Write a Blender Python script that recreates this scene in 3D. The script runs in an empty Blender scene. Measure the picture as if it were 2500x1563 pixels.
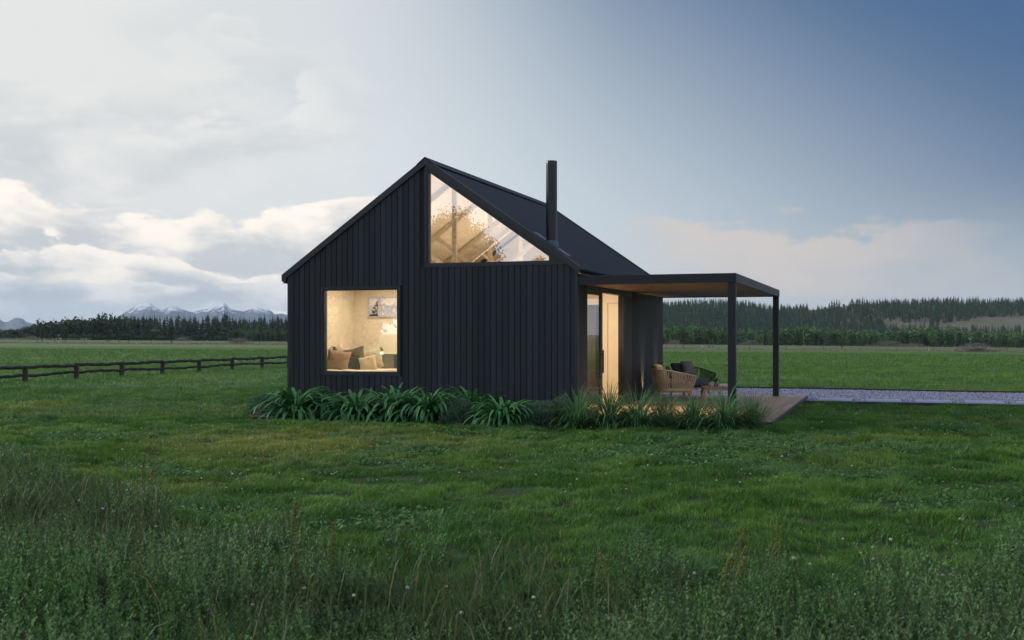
import bpy, math, random
import numpy as np
from mathutils import Vector, Matrix
R = math.radians
PI = math.pi
rng = np.random.default_rng(7)
random.seed(7)
scene = bpy.context.scene
COL = scene.collection

# ------------------------------------------------------------------ frame
# world axes = cabin axes (x along the gable, y into the cabin), z = 0 on the deck
CAMX, CAMY, CAMZ = 11.785, -19.67, 1.557
FPX = 2639.0
UX, UY = 0.9439, 0.3302          # camera right, in the ground plane
VX, VY = -0.3302, 0.9439         # camera forward
def at(px, d):
    X = (px - 1250.0) / FPX * d
    return (CAMX + X * UX + d * VX, CAMY + X * UY + d * VY)
def camxy(x, y):
    dx, dy = x - CAMX, y - CAMY
    return dx * UX + dy * UY, dx * VX + dy * VY
GZ = -0.10
def terrain(x, y):
    x = np.asarray(x, float); y = np.asarray(y, float)
    X, Y = camxy(x, y)
    r = np.sqrt(X * X + Y * Y)
    a = np.clip(X / np.maximum(r, 1e-3), -.5, .5)
    e = np.clip(13.5 + 24.4 * a, 0, 30)
    und = 0.02 * np.sin(x * .7 + 1.3) * np.sin(y * .55) * np.clip((np.hypot(x - 4, y - 3) - 9) / 6, 0, 1)
    return GZ - e / FPX * np.clip(r - 45, 0, 700) + und
def gz(x, y): return float(terrain(x, y))

# ------------------------------------------------------------------ noise
_tab = rng.random((256, 256))
def vnoise(x, y):
    x = np.asarray(x, float); y = np.asarray(y, float)
    xi = np.floor(x).astype(int); yi = np.floor(y).astype(int)
    fx = x - xi; fy = y - yi
    fx = fx * fx * (3 - 2 * fx); fy = fy * fy * (3 - 2 * fy)
    a = _tab[xi % 256, yi % 256]; b = _tab[(xi + 1) % 256, yi % 256]
    c = _tab[xi % 256, (yi + 1) % 256]; d = _tab[(xi + 1) % 256, (yi + 1) % 256]
    return (a * (1 - fx) + b * fx) * (1 - fy) + (c * (1 - fx) + d * fx) * fy
def fbm(x, y, o=4):
    s = 0; a = .5; t = 0
    for i in range(o):
        s = s + a * vnoise(x * 2 ** i + 17 * i, y * 2 ** i + 31 * i); t += a; a *= .5
    return s / t

# ------------------------------------------------------------------ objects
def tag(o, label=None, cat=None, group=None, kind=None):
    if label: o['label'] = label
    if cat: o['category'] = cat
    if group: o['group'] = group
    if kind: o['kind'] = kind
    return o
def empty(name, loc=(0, 0, 0), rz=0):
    o = bpy.data.objects.new(name, None); COL.objects.link(o)
    o.location = loc; o.rotation_euler = (0, 0, rz); o.empty_display_size = .2
    return o
def npmesh(name, verts, faces, mat, col=None, parent=None, smooth=True):
    verts = np.ascontiguousarray(np.asarray(verts, np.float32).reshape(-1, 3))
    faces = np.ascontiguousarray(np.asarray(faces, np.int32))
    F, k = faces.shape
    me = bpy.data.meshes.new(name)
    me.vertices.add(len(verts)); me.vertices.foreach_set('co', verts.ravel())
    me.loops.add(F * k); me.loops.foreach_set('vertex_index', faces.ravel())
    me.polygons.add(F)
    me.polygons.foreach_set('loop_start', np.arange(F, dtype=np.int32) * k)
    me.polygons.foreach_set('loop_total', np.full(F, k, np.int32))
    if not smooth:
        me.polygons.foreach_set('use_smooth', np.zeros(F, bool))
    me.update(calc_edges=True)
    if col is not None:
        c = np.ones((len(verts), 4), np.float32); c[:, :3] = np.asarray(col).reshape(-1, 3)
        a = me.color_attributes.new('col', 'FLOAT_COLOR', 'POINT')
        a.data.foreach_set('color', c.ravel())
    me.materials.append(mat)
    o = bpy.data.objects.new(name, me); COL.objects.link(o)
    if parent: o.parent = parent
    return o
class MB:
    def __init__(s): s.v = []; s.f = []; s.tone = []; s.t = .5
    def add(s, vs, fs):
        n = len(s.v); s.v += [tuple(v) for v in vs]; s.tone += [s.t] * len(vs)
        s.f += [tuple(i + n for i in f) for f in fs]
    def box(s, x0, x1, y0, y1, z0, z1):
        s.add([(x0,y0,z0),(x1,y0,z0),(x1,y1,z0),(x0,y1,z0),(x0,y0,z1),(x1,y0,z1),(x1,y1,z1),(x0,y1,z1)],
              [(0,3,2,1),(4,5,6,7),(0,1,5,4),(1,2,6,5),(2,3,7,6),(3,0,4,7)])
    def cube8(s, p):      # p: 4 bottom, 4 top
        s.add(p, [(0,3,2,1),(4,5,6,7),(0,1,5,4),(1,2,6,5),(2,3,7,6),(3,0,4,7)])
    def prism(s, poly, axis, a, b):   # poly in the other two axes
        def P(u, w, t):
            return (t,u,w) if axis == 'x' else ((u,t,w) if axis == 'y' else (u,w,t))
        n = len(poly)
        s.add([P(u, w, a) for u, w in poly] + [P(u, w, b) for u, w in poly],
              [tuple(range(n)), tuple(range(2*n-1, n-1, -1))] + [((i+1) % n, i, i+n, (i+1) % n+n) for i in range(n)])
    def bar(s, p, q, w, h=None, up=(0,0,1)):
        h = h or w
        p = Vector(p); q = Vector(q); d = (q - p).normalized(); u = Vector(up)
        if abs(d.dot(u)) > .95: u = Vector((1, 0, 0))
        a = d.cross(u).normalized() * w / 2; b = a.cross(d).normalized() * h / 2
        s.cube8([p-a-b, p+a-b, p+a+b, p-a+b, q-a-b, q+a-b, q+a+b, q-a+b])
    def tube(s, pts, rad, n=8, cap=True):
        pts = [Vector(p) for p in pts]
        if not hasattr(rad, '__len__'): rad = [rad] * len(pts)
        vs = []; fs = []; prev = None
        for i, p in enumerate(pts):
            d = (pts[min(i+1, len(pts)-1)] - pts[max(i-1, 0)]).normalized()
            a = (prev - d * prev.dot(d)) if prev is not None else d.cross(Vector((0,0,1)) if abs(d.z) < .9 else Vector((1,0,0)))
            a.normalize(); prev = a; b = d.cross(a)
            for k in range(n):
                t = 2*PI*k/n; vs.append(p + (a*math.cos(t) + b*math.sin(t)) * rad[i])
        for i in range(len(pts)-1):
            for k in range(n):
                k2 = (k+1) % n; fs.append((i*n+k, i*n+k2, (i+1)*n+k2, (i+1)*n+k))
        if cap:
            fs.append(tuple(range(n-1, -1, -1))); m = (len(pts)-1)*n; fs.append(tuple(range(m, m+n)))
        s.add(vs, fs)
    def lathe(s, prof, c=(0,0,0), n=20):
        vs = []; fs = []
        for r, z in prof:
            for k in range(n):
                t = 2*PI*k/n; vs.append((c[0]+r*math.cos(t), c[1]+r*math.sin(t), c[2]+z))
        for i in range(len(prof)-1):
            for k in range(n):
                k2 = (k+1) % n; fs.append((i*n+k, i*n+k2, (i+1)*n+k2, (i+1)*n+k))
        fs.append(tuple(range(n-1, -1, -1))); m = (len(prof)-1)*n; fs.append(tuple(range(m, m+n)))
        s.add(vs, fs)
    def build(s, name, mat, parent=None, smooth=False, bevel=0, loc=None, rz=0):
        me = bpy.data.meshes.new(name); me.from_pydata(s.v, [], s.f)
        if smooth:
            me.polygons.foreach_set('use_smooth', [True] * len(me.polygons))
            try: me.set_sharp_from_angle(angle=R(40))
            except Exception: pass
        a = me.attributes.new('tone', 'FLOAT', 'POINT'); a.data.foreach_set('value', s.tone)
        me.materials.append(mat); me.update()
        o = bpy.data.objects.new(name, me); COL.objects.link(o)
        if parent: o.parent = parent
        if loc: o.location = loc
        o.rotation_euler = (0, 0, rz)
        if bevel:
            m = o.modifiers.new('bevel', 'BEVEL'); m.width = bevel; m.segments = 2; m.limit_method = 'ANGLE'
        return o

# ------------------------------------------------------------------ materials
class NT:
    def __init__(s, tree): s.t = tree; s.n = tree.nodes; s.l = tree.links
    def node(s, typ, **kw):
        n = s.n.new(typ)
        for k, v in kw.items(): setattr(n, k, v)
        return n
    def val(s, sock, v):
        if hasattr(v, 'links') or isinstance(v, bpy.types.NodeSocket): s.l.new(v, sock)
        elif v is not None: sock.default_value = v
    def math(s, op, a, b=None, c=None, clamp=False):
        n = s.node('ShaderNodeMath', operation=op); n.use_clamp = clamp
        s.val(n.inputs[0], a)
        if b is not None: s.val(n.inputs[1], b)
        if c is not None: s.val(n.inputs[2], c)
        return n.outputs[0]
    def mix(s, f, a, b, mode='MIX'):
        n = s.node('ShaderNodeMix', data_type='RGBA', blend_type=mode)
        s.val(n.inputs[0], f); s.val(n.inputs[6], a if not isinstance(a, tuple) else (*a, 1) if len(a) == 3 else a)
        s.val(n.inputs[7], b if not isinstance(b, tuple) else (*b, 1) if len(b) == 3 else b)
        return n.outputs[2]
    def sstep(s, v, a, b, lo=0., hi=1.):
        n = s.node('ShaderNodeMapRange', interpolation_type='SMOOTHSTEP')
        s.val(n.inputs[0], v); n.inputs[1].default_value = a; n.inputs[2].default_value = b
        n.inputs[3].default_value = lo; n.inputs[4].default_value = hi
        return n.outputs[0]
    def noise(s, vec, scale, detail=4, rough=.5, dist=0.):
        n = s.node('ShaderNodeTexNoise'); s.val(n.inputs['Vector'], vec)
        n.inputs['Scale'].default_value = scale; n.inputs['Detail'].default_value = detail
        n.inputs['Roughness'].default_value = rough; n.inputs['Distortion'].default_value = dist
        return n.outputs[0]
    def mapping(s, vec, scale=(1,1,1), loc=(0,0,0), rot=(0,0,0)):
        n = s.node('ShaderNodeMapping'); s.val(n.inputs[0], vec)
        n.inputs['Scale'].default_value = scale; n.inputs['Location'].default_value = loc
        n.inputs['Rotation'].default_value = rot
        return n.outputs[0]
    def obj(s): return s.node('ShaderNodeTexCoord').outputs['Object']
    def pos(s): return s.node('ShaderNodeNewGeometry').outputs['Position']
    def attr(s, name, out='Color'): return s.node('ShaderNodeAttribute', attribute_name=name).outputs[out]
    def bump(s, h, strength=.3, dist=.01):
        n = s.node('ShaderNodeBump'); n.inputs['Strength'].default_value = strength
        n.inputs['Distance'].default_value = dist; s.l.new(h, n.inputs['Height']); return n.outputs[0]
def newmat(name):
    m = bpy.data.materials.new(name); m.use_nodes = True
    return m, NT(m.node_tree), m.node_tree.nodes['Principled BSDF']
def simple(name, col, rough=.6, metal=0., var=.12, scale=9., stretch=(1,1,1), bump=0., spec=.5, sheen=0.):
    m, t, p = newmat(name)
    n = t.noise(t.mapping(t.obj(), stretch), scale, 5, .6)
    f = t.sstep(n, .3, .7, 1 - var, 1 + var)
    c = t.mix(1., (*col, 1), t.node('ShaderNodeCombineColor').outputs[0], 'MULTIPLY')
    cc = t.n[-1]
    mul = [x for x in t.n if x.bl_idname == 'ShaderNodeCombineColor'][0]
    for i in range(3): t.l.new(f, mul.inputs[i])
    t.l.new(c, p.inputs['Base Color'])
    p.inputs['Roughness'].default_value = rough; p.inputs['Metallic'].default_value = metal
    p.inputs['Specular IOR Level'].default_value = spec
    if sheen: p.inputs['Sheen Weight'].default_value = sheen
    if bump: t.l.new(t.bump(n, bump, .01), p.inputs['Normal'])
    return m
def boardmat(name, c0, c1, rough=.55, grain=(9, 9, .6), tonevar=.5, spec=.4, gstr=.35):
    """planks: tone per board from the attribute, grain stretched along the board"""
    m, t, p = newmat(name)
    tone = t.attr('tone', 'Fac')
    off = t.node('ShaderNodeVectorMath', operation='ADD'); t.l.new(t.pos(), off.inputs[0])
    cx = t.node('ShaderNodeCombineXYZ'); t.l.new(t.math('MULTIPLY', tone, 37.), cx.inputs[0]); t.l.new(t.math('MULTIPLY', tone, 53.), cx.inputs[2])
    t.l.new(cx.outputs[0], off.inputs[1])
    g = t.noise(t.mapping(off.outputs[0], grain), 6, 6, .65, .4)
    g2 = t.noise(t.pos(), .9, 3)
    f = t.math('ADD', t.math('MULTIPLY', tone, tonevar), t.math('MULTIPLY', g, gstr))
    f = t.math('ADD', f, t.math('MULTIPLY', g2, .25), clamp=True)
    t.l.new(t.mix(f, c0, c1), p.inputs['Base Color'])
    p.inputs['Roughness'].default_value = rough; p.inputs['Specular IOR Level'].default_value = spec
    t.l.new(t.bump(g, .25, .004), p.inputs['Normal'])
    return m
def leafmat(name, rough=.5, trans=.3, spec=.3, gain=1.0):
    m, t, p = newmat(name)
    c = t.attr('col')
    if gain != 1.0: c = t.mix(1., c, (gain, gain, gain, 1), 'MULTIPLY')
    t.l.new(c, p.inputs['Base Color']); p.inputs['Roughness'].default_value = rough
    p.inputs['Specular IOR Level'].default_value = spec
    tr = t.node('ShaderNodeBsdfTranslucent'); t.l.new(c, tr.inputs[0])
    mx = t.node('ShaderNodeMixShader'); mx.inputs[0].default_value = trans
    t.l.new(p.outputs[0], mx.inputs[1]); t.l.new(tr.outputs[0], mx.inputs[2])
    t.l.new(mx.outputs[0], t.n['Material Output'].inputs['Surface'])
    return m
def emit(name, col, s):
    m, t, p = newmat(name)
    p.inputs['Emission Color'].default_value = (*col, 1); p.inputs['Emission Strength'].default_value = s
    p.inputs['Base Color'].default_value = (*col, 1)
    return m
M = {}
M['clad'] = boardmat('charred timber boards', (.0115,.0135,.0170), (.031,.035,.042), .62, (14,14,.7), .8, .3, .4)
M['clad_back'] = simple('black wall wrap', (.006,.006,.007), .8)
M['trim'] = simple('dark metal trim', (.021,.024,.029), .5, 0, .1, 3)
M['roof'] = simple('navy roof steel', (.003,.0095,.020), .55, 0., .1, 1.5, spec=.16)
M['flue'] = simple('black painted flue', (.010,.013,.019), .28, .2, .1, 3)
M['flash'] = simple('blue grey flashing', (.035,.052,.075), .4, .3)
M['canopy'] = simple('dark canopy steel', (.015,.018,.023), .5, 0, .1, 2, spec=.35)
M['soffit'] = boardmat('soffit timber', (.075,.055,.036), (.15,.112,.072), .55, (1,12,12), .6)
M['deck'] = boardmat('deck timber', (.13,.085,.062), (.30,.205,.145), .6, (14,1,14), .75, .3)
M['edge'] = simple('dark steel edging', (.015,.017,.02), .6)
M['plaster'] = simple('cream plaster', (.72,.66,.55), .85, 0, .03, 2)
M['ceil'] = simple('pale ceiling lining', (.74,.67,.57), .8, 0, .03, 2)
M['inwood'] = simple('pale truss timber', (.58,.52,.44), .6, 0, .12, 6, (1,1,8))
M['floor'] = boardmat('interior oak floor', (.33,.19,.11), (.50,.31,.18), .45, (14,1,14), .6)
M['wallwood'] = simple('dark brown door lining', (.028,.018,.010), .6)
M['handle'] = simple('matt black handle', (.008,.008,.009), .4)
def glassmat(name, refl, tint=(1,1,1), k=1.0):
    m, t, p = newmat(name); t.n.remove(p)
    tr = t.node('ShaderNodeBsdfTransparent'); tr.inputs[0].default_value = (*tint, 1)
    gl = t.node('ShaderNodeBsdfGlossy'); gl.inputs['Roughness'].default_value = 0.0
    gl.inputs['Color'].default_value = (1,1,1,1)
    fr = t.node('ShaderNodeFresnel'); fr.inputs[0].default_value = 1.5
    f = t.math('ADD', t.math('MULTIPLY', fr.outputs[0], k), refl, clamp=True)
    mx = t.node('ShaderNodeMixShader'); t.l.new(f, mx.inputs[0])
    t.l.new(tr.outputs[0], mx.inputs[1]); t.l.new(gl.outputs[0], mx.inputs[2])
    t.l.new(mx.outputs[0], t.n['Material Output'].inputs['Surface'])
    return m
M['glass'] = glassmat('coated window glass', .29)
M['glass2'] = glassmat('door glass', .0, k=.40)
# ================================================================== CABIN
W_, L_ = 6.2, 8.1
RID = 3.1; ZR = 5.02; SL = .695
def zt(x): return ZR - SL * abs(x - RID)
cabin = tag(empty('cabin', (0, 0, 0)), 'black timber clad gabled cabin with a flat canopy on its right side', 'cabin')
SQ = (.833, 2.471, .792, 2.438)                 # square window glass
TX0, TX1, TZ0, TZ1, TZR = 3.159, 5.651, 2.952, 4.758, 3.03
def tri_top(x): return TZ1 + (TZR - TZ1) * (x - TX0) / (TX1 - TX0)
# --- gable boards (front y=0 plane, boards stand 20 mm proud)
def gable_boards(y0, y1, windows):
    b = MB(); p = .1235; n = int(round(W_ / p)); p = W_ / n; g = .0062
    for i in range(n):
        a = i * p + g; c = (i + 1) * p - g
        segs = [(-.07, None)]
        if windows:
            if c > SQ[0] - .085 and a < SQ[1] + .085:
                a2, c2 = a, c
                segs = [(-.07, SQ[2] - .085), (SQ[3] + .085, None)]
            if c > TX0 - .085 and a < TX1 + .13:
                segs = [(-.07, TZ0 - .085)]
        b.t = random.random()
        for z0, z1 in segs:
            ta = zt(a) - .10 if z1 is None else z1
            tc = zt(c) - .10 if z1 is None else z1
            if a < RID < c and z1 is None: ta = tc = min(ta, tc)
            e = .004
            # slightly chamfered board
            yy0, yy1 = (y0, y1)
            s = 1 if yy1 > yy0 else -1
            b.cube8([(a,yy1,z0),(c,yy1,z0),(c,yy0+s*e,z0),(a,yy0+s*e,z0),(a,yy1,ta),(c,yy1,tc),(c,yy0+s*e,tc),(a,yy0+s*e,ta)])
            b.cube8([(a+e,yy0+s*e,z0),(c-e,yy0+s*e,z0),(c-e,yy0,z0),(a+e,yy0,z0),(a+e,yy0+s*e,ta-.002),(c-e,yy0+s*e,tc-.002),(c-e,yy0,tc-.002),(a+e,yy0,ta-.002)])
    return b
gb = gable_boards(-.022, -.001, True).build('front_wall', M['clad'], cabin)
gable_boards(L_ + .022, L_ + .001, False).build('rear_wall', M['clad'], cabin)
def col(b, x0, x1, z0, z1, y0, y1):
    t0 = zt(x0) - .13 if z1 is None else (z1(x0) if callable(z1) else z1)
    t1 = zt(x1) - .13 if z1 is None else (z1(x1) if callable(z1) else z1)
    s0 = z0(x0) if callable(z0) else z0; s1 = z0(x1) if callable(z0) else z0
    b.cube8([(x0,y0,s0),(x1,y0,s1),(x1,y1,s1),(x0,y1,s0),(x0,y0,t0),(x1,y0,t1),(x1,y1,t1),(x0,y1,t0)])
b = MB()
fa = .04
col(b, .0, SQ[0]-fa, -.08, None, 0, .12)
col(b, SQ[0]-fa, SQ[1]+fa, -.08, SQ[2]-fa, 0, .12); col(b, SQ[0]-fa, SQ[1]+fa, SQ[3]+fa, None, 0, .12)
col(b, SQ[1]+fa, RID, -.08, None, 0, .12)
col(b, RID, TX1+fa, -.08, TZ0-fa, 0, .12)
col(b, RID, TX1+fa, lambda x: tri_top(x)+.05, None, 0, .12)
col(b, TX1+fa, W_, -.08, None, 0, .12)
b.build('wall_lining', M['clad_back'], cabin)
b = MB()
for x0, x1 in ((0, RID), (RID, W_)): col(b, x0, x1, -.08, None, L_-.12, L_)
b.build('wall_lining', M['clad_back'], cabin)
# corner trims
b = MB(); b.box(-.026, .03, -.027, -.0225, -.08, zt(0)-.10); b.box(-.027, -.0225, -.0225, .035, -.08, 2.6); b.build('corner_trim', M['trim'], cabin)
b = MB(); b.box(W_-.035, W_+.026, -.027, -.0225, -.08, zt(W_)-.11)
b.box(W_+.0225, W_+.027, -.0225, .035, -.08, 2.60);
b.build('corner_trim', M['trim'], cabin)
# --- side walls: boards along y
def side(name, x0, x1, spans, ztop):
    b = MB()
    for (y0, y1, z0) in spans:
        n = max(1, int(round((y1 - y0) / .1235))); p = (y1 - y0) / n
        for i in range(n):
            b.t = random.random()
            b.box(min(x0,x1), max(x0,x1), y0+i*p+.007, y0+(i+1)*p-.007, z0, ztop)
    return b.build(name, M['clad'], cabin)
side('side_wall', W_+.001, W_+.022, [(.036, .60, -.06), (4.48, L_, -.06), (.60, 4.48, 2.50)], 2.66)
side('side_wall', -.022, -.001, [(.036, L_, -.06)], 2.70)
b = MB(); b.box(0, .12, .12, L_-.12, -.08, 2.74); b.build('wall_lining', M['clad_back'], cabin)
b = MB(); b.box(W_-.12, W_, .12, .60, -.08, 2.70); b.box(W_-.12, W_, 4.48, L_-.12, -.08, 2.70); b.box(W_-.12, W_, .60, 4.48, 2.44, 2.70)
b.build('wall_lining', M['clad_back'], cabin)
# --- roof: corrugated sheets on a deck, barge boards, ridge, gutters
b = MB()
for sgn in (-1, 1):
    xe = RID + sgn * 3.20
    b.cube8([(RID, -.03, ZR-.115), (xe, -.03, zt(xe)-.115), (xe, L_+.03, zt(xe)-.115), (RID, L_+.03, ZR-.115),
             (RID, -.03, ZR-.05), (xe, -.03, zt(xe)-.05), (xe, L_+.03, zt(xe)-.05), (RID, L_+.03, ZR-.05)] if sgn > 0 else
            [(xe, -.03, zt(xe)-.115), (RID, -.03, ZR-.115), (RID, L_+.03, ZR-.115), (xe, L_+.03, zt(xe)-.115),
             (xe, -.03, zt(xe)-.05), (RID, -.03, ZR-.05), (RID, L_+.03, ZR-.05), (xe, L_+.03, zt(xe)-.05)])
roof = b.build('roof', M['clad_back'], cabin)
for sgn in (-1, 1):
    ys = np.arange(-.03, L_+.03, .0095); zc = .0075 * np.sin(ys / .076 * 2 * PI)
    xe = RID + sgn * 3.245
    vs = []; 
    for x in (RID, xe): vs += [(x, y, zt(x) - .026 + z) for y, z in zip(ys, zc)]
    n = len(ys); fs = [(i, i+1, n+i+1, n+i) for i in range(n-1)]
    npmesh('roof_sheet', vs, np.array(fs) if sgn < 0 else np.array(fs)[:, ::-1], M['roof'], parent=roof, smooth=True)
for y0, y1 in ((-.062, -.028), (L_+.028, L_+.062)):
    b = MB()
    for sgn in (-1, 1):
        xe = RID + sgn * (3.245 if sgn < 0 else 3.17)
        q = [(RID, ZR - .125), (xe, zt(xe) - .125), (xe, zt(xe) + .004), (RID, ZR + .004)]
        b.prism(q, 'y', y0, y1)
        # cap lip over the sheet edge
        ya, yb = (y0-.004, y1+.045) if y0 < 0 else (y0-.045, y1+.004)
        b.prism([(RID, ZR+.0045), (xe, zt(xe)+.0045), (xe, zt(xe)+.012), (RID, ZR+.012)], 'y', ya, yb)
    b.build('barge_board', M['trim'], roof)
b = MB()
for sgn in (-1, 1):
    xa = RID + sgn * .17
    b.prism([(RID, ZR+.013), (xa, zt(xa)+.000), (xa, zt(xa)+.020), (RID, ZR+.036)], 'y', -.075, L_+.075)
b.build('ridge_cap', M['roof'], roof)
b = MB()   # left box gutter with flared lip
b.prism([(-.035, 2.60), (-.10, 2.60), (-.15, 2.735), (-.143, 2.735), (-.096, 2.607), (-.035, 2.607)], 'y', -.062, L_+.06)
b.prism([(-.035, 2.607), (-.096, 2.607), (-.143, 2.73), (-.035, 2.73)], 'y', -.0655, -.058)
b.prism([(-.035, 2.607), (-.096, 2.607), (-.143, 2.73), (-.035, 2.73)], 'y', L_+.058, L_+.0655)
b.build('gutter', M['trim'], roof)
b = MB()   # right half round gutter
arc = [(W_+.10+.052*math.cos(t), 2.765+.056*math.sin(t)) for t in np.linspace(PI, 2*PI, 11)]
arc2 = [(W_+.10+.047*math.cos(t), 2.765+.051*math.sin(t)) for t in np.linspace(2*PI, PI, 11)]
b.prism(arc + arc2, 'y', -.02, L_+.02); b.prism(arc, 'y', -.024, -.0205); b.prism(arc, 'y', L_+.0205, L_+.024)
b.build('gutter', M['roof'], roof, smooth=True)
# flue
b = MB(); fx, fy = 5.56, .46; zb = zt(fx) - .05
b.lathe([(.108, 0), (.108, 1.60), (.108, 1.655), (.104, 1.66), (.098, 1.66), (.098, 1.60)], (fx, fy, zb), 40)
b.t = .2
flue = b.build('flue', M['flue'], roof, smooth=True)
b = MB()
def onroof(dx, dy, up=.0): return (fx + dx, fy + dy, zt(fx + dx) + up)
b.cube8([onroof(-.34,-.19,-.015), onroof(.34,-.19,-.015), onroof(.34,.19,-.015), onroof(-.34,.19,-.015),
         onroof(-.34,-.19,.004), onroof(.34,-.19,.004), onroof(.34,.19,.004), onroof(-.34,.19,.004)])
b.lathe([(.15, -.08), (.13, .02), (.113, .05), (.109, .06)], (fx, fy, zt(fx)), 28)
b.build('flue_flashing', M['flash'], flue, smooth=True)
# --- windows
def frame_rect(x0, x1, z0, z1, w, y0, y1):
    b = MB()
    b.box(x0-w, x0, y0, y1, z0-w, z1+w); b.box(x1, x1+w, y0, y1, z0-w, z1+w)
    b.box(x0, x1, y0, y1, z0-w, z0); b.box(x0, x1, y0, y1, z1, z1+w)
    return b
b = frame_rect(SQ[0]-.035, SQ[1]+.035, SQ[2]-.035, SQ[3]+.035, .045, -.034, .02)
b2 = frame_rect(*SQ, .0345, -.018, .10)
n0 = len(b.v); b.v += b2.v; b.f += [tuple(i+n0 for i in f) for f in b2.f]; b.tone += b2.tone
sw = b.build('square_window', M['trim'], cabin)
MBg = MB(); MBg.box(SQ[0], SQ[1], .045, .053, SQ[2], SQ[3]); MBg.build('glass_pane', M['glass'], sw)
b = MB()
def tripoly(o):   # triangle outline offset outward by o
    k = o * 1.217
    return [(TX0-o, TZ0-o), (TX1+o, TZ0-o), (TX1+o, tri_top(TX1+o)+k), (TX0-o, tri_top(TX0-o)+k)]
def ringprism(b, A, B, y0, y1):
    n = len(A)
    for i in range(n):
        j = (i+1) % n
        b.prism([A[i], A[j], B[j], B[i]], 'y', y0, y1)
ringprism(b, tripoly(0), tripoly(.035), -.016, .10); ringprism(b, tripoly(.0355), tripoly(.082), -.032, .02)
tw = b.build('triangular_window', M['trim'], cabin)
b = MB(); b.prism(tripoly(0), 'y', .045, .053); b.build('glass_pane', M['glass'], tw)
b = MB(); b.prism([(TX1+.083, TZ0-.08), (TX1+.36, TZ0-.08), (TX1+.083, zt(TX1+.083)-.115)], 'y', -.030, -.0235)
b.build('corner_trim', M['trim'], cabin)
# --- sliding door in the right wall
def sdoor():
    d = MB(); X0, X1 = W_-.10, W_+.028
    d.box(X0, X1, .60, 4.48, 2.40, 2.499); d.box(X0, X1, .60, .66, 0.0, 2.399); d.box(X0, X1, 3.70, 3.76, 0.0, 2.399)
    d.box(X0, X1, .661, 3.699, -.02, .012)
    fr = d.build('door_frame', M['handle'], cabin)
    l = MB(); y0, y1 = .661, 2.0
    l.box(W_-.055, W_-.015, y0, y0+.05, .013, 2.398); l.box(W_-.055, W_-.015, y1-.16, y1, .013, 2.398)
    l.box(W_-.055, W_-.015, y0+.05, y1-.16, .013, .075); l.box(W_-.055, W_-.015, y0+.05, y1-.16, 2.34, 2.398)
    leaf = l.build('sliding_door', M['handle'], cabin)
    g = MB(); g.box(W_-.038, W_-.031, y0+.05, y1-.16, .075, 2.34); g.build('glass_pane', M['glass2'], leaf)
    h = MB(); h.box(W_+.02, W_+.04, 1.86, 1.905, .75, 1.22); h.box(W_-.015, W_+.02, 1.875, 1.892, .82, .84); h.box(W_-.015, W_+.02, 1.875, 1.892, 1.12, 1.14)
    h.build('handle', M['handle'], leaf)
    p = MB(); p.box(W_-.005, W_+.03, 3.761, 4.479, 0.0, 2.399); p.build('door_pocket_panel', M['wallwood'], cabin)
sdoor()
# --- interior shell
b = MB(); 
b.box(.12, W_-.12, .12, L_-.12, -.03, -.002)
b.build('interior_floor', M['floor'], cabin)
b = MB()
b.box(.12, .135, .121, L_-.121, 0, 2.62)                                   # left
b.box(.135, W_-.135, L_-.135, L_-.121, 0, 2.62)                            # far
b.prism([(.135, 2.621), (W_-.135, 2.621), (RID, ZR-.22)], 'y', L_-.135, L_-.121)
b.box(W_-.135, W_-.121, 4.50, L_-.136, 0, 2.62); b.box(W_-.135, W_-.121, .135, .60, 0, 2.62)
b.box(W_-.135, W_-.121, .60, 4.50, 2.45, 2.62)
b.box(.136, 3.42, 2.60, 2.70, 0, 2.66)                                     # bedroom partition
b.box(3.32, 3.42, .13, 2.599, 0, 2.66)
b.build('interior_wall', M['plaster'], cabin)
b = MB()
for sgn in (-1, 1):
    xe = RID + sgn * 2.96
    q = [(RID, ZR-.17), (xe, zt(xe)-.17), (xe, zt(xe)-.15), (RID, ZR-.15)]
    b.prism(q, 'y', .121, L_-.121)
b.box(.137, 3.42, .121, 2.70, 2.661, 2.695)
b.build('ceiling', M['ceil'], cabin)
# wall cupboard lines on the far wall
b = MB(); b.box(4.0, 4.006, L_-.139, L_-.1351, 0, 2.3); b.box(4.78, 4.79, L_-.139, L_-.1351, 0.0, 2.36); b.box(4.78, 5.9, L_-.139, L_-.1351, 2.355, 2.362)
b.build('cupboard_gap', M['wallwood'], cabin)
for ty in (1.45, 3.6, 5.8):
    b = MB()
    b.box(RID-.050, RID+.050, ty, ty+.06, 2.781, ZR-.25)
    b.box(.4, W_-.4, ty+.0005, ty+.0595, 2.70, 2.78)
    for s in (-1, 1):
        b.prism([(RID+s*.051, 2.80), (RID+s*.051, 2.91), (RID+s*1.32, 3.85), (RID+s*1.40, 3.80)], 'y', ty+.002, ty+.058)
        b.prism([(RID+s*.051, ZR-.34), (RID+s*.051, ZR-.23), (RID+s*2.6, zt(RID+2.6)-.19), (RID+s*2.6, zt(RID+2.6)-.33)], 'y', ty+.001, ty+.059)
    b.build('roof_truss', M['inwood'], cabin)
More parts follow.
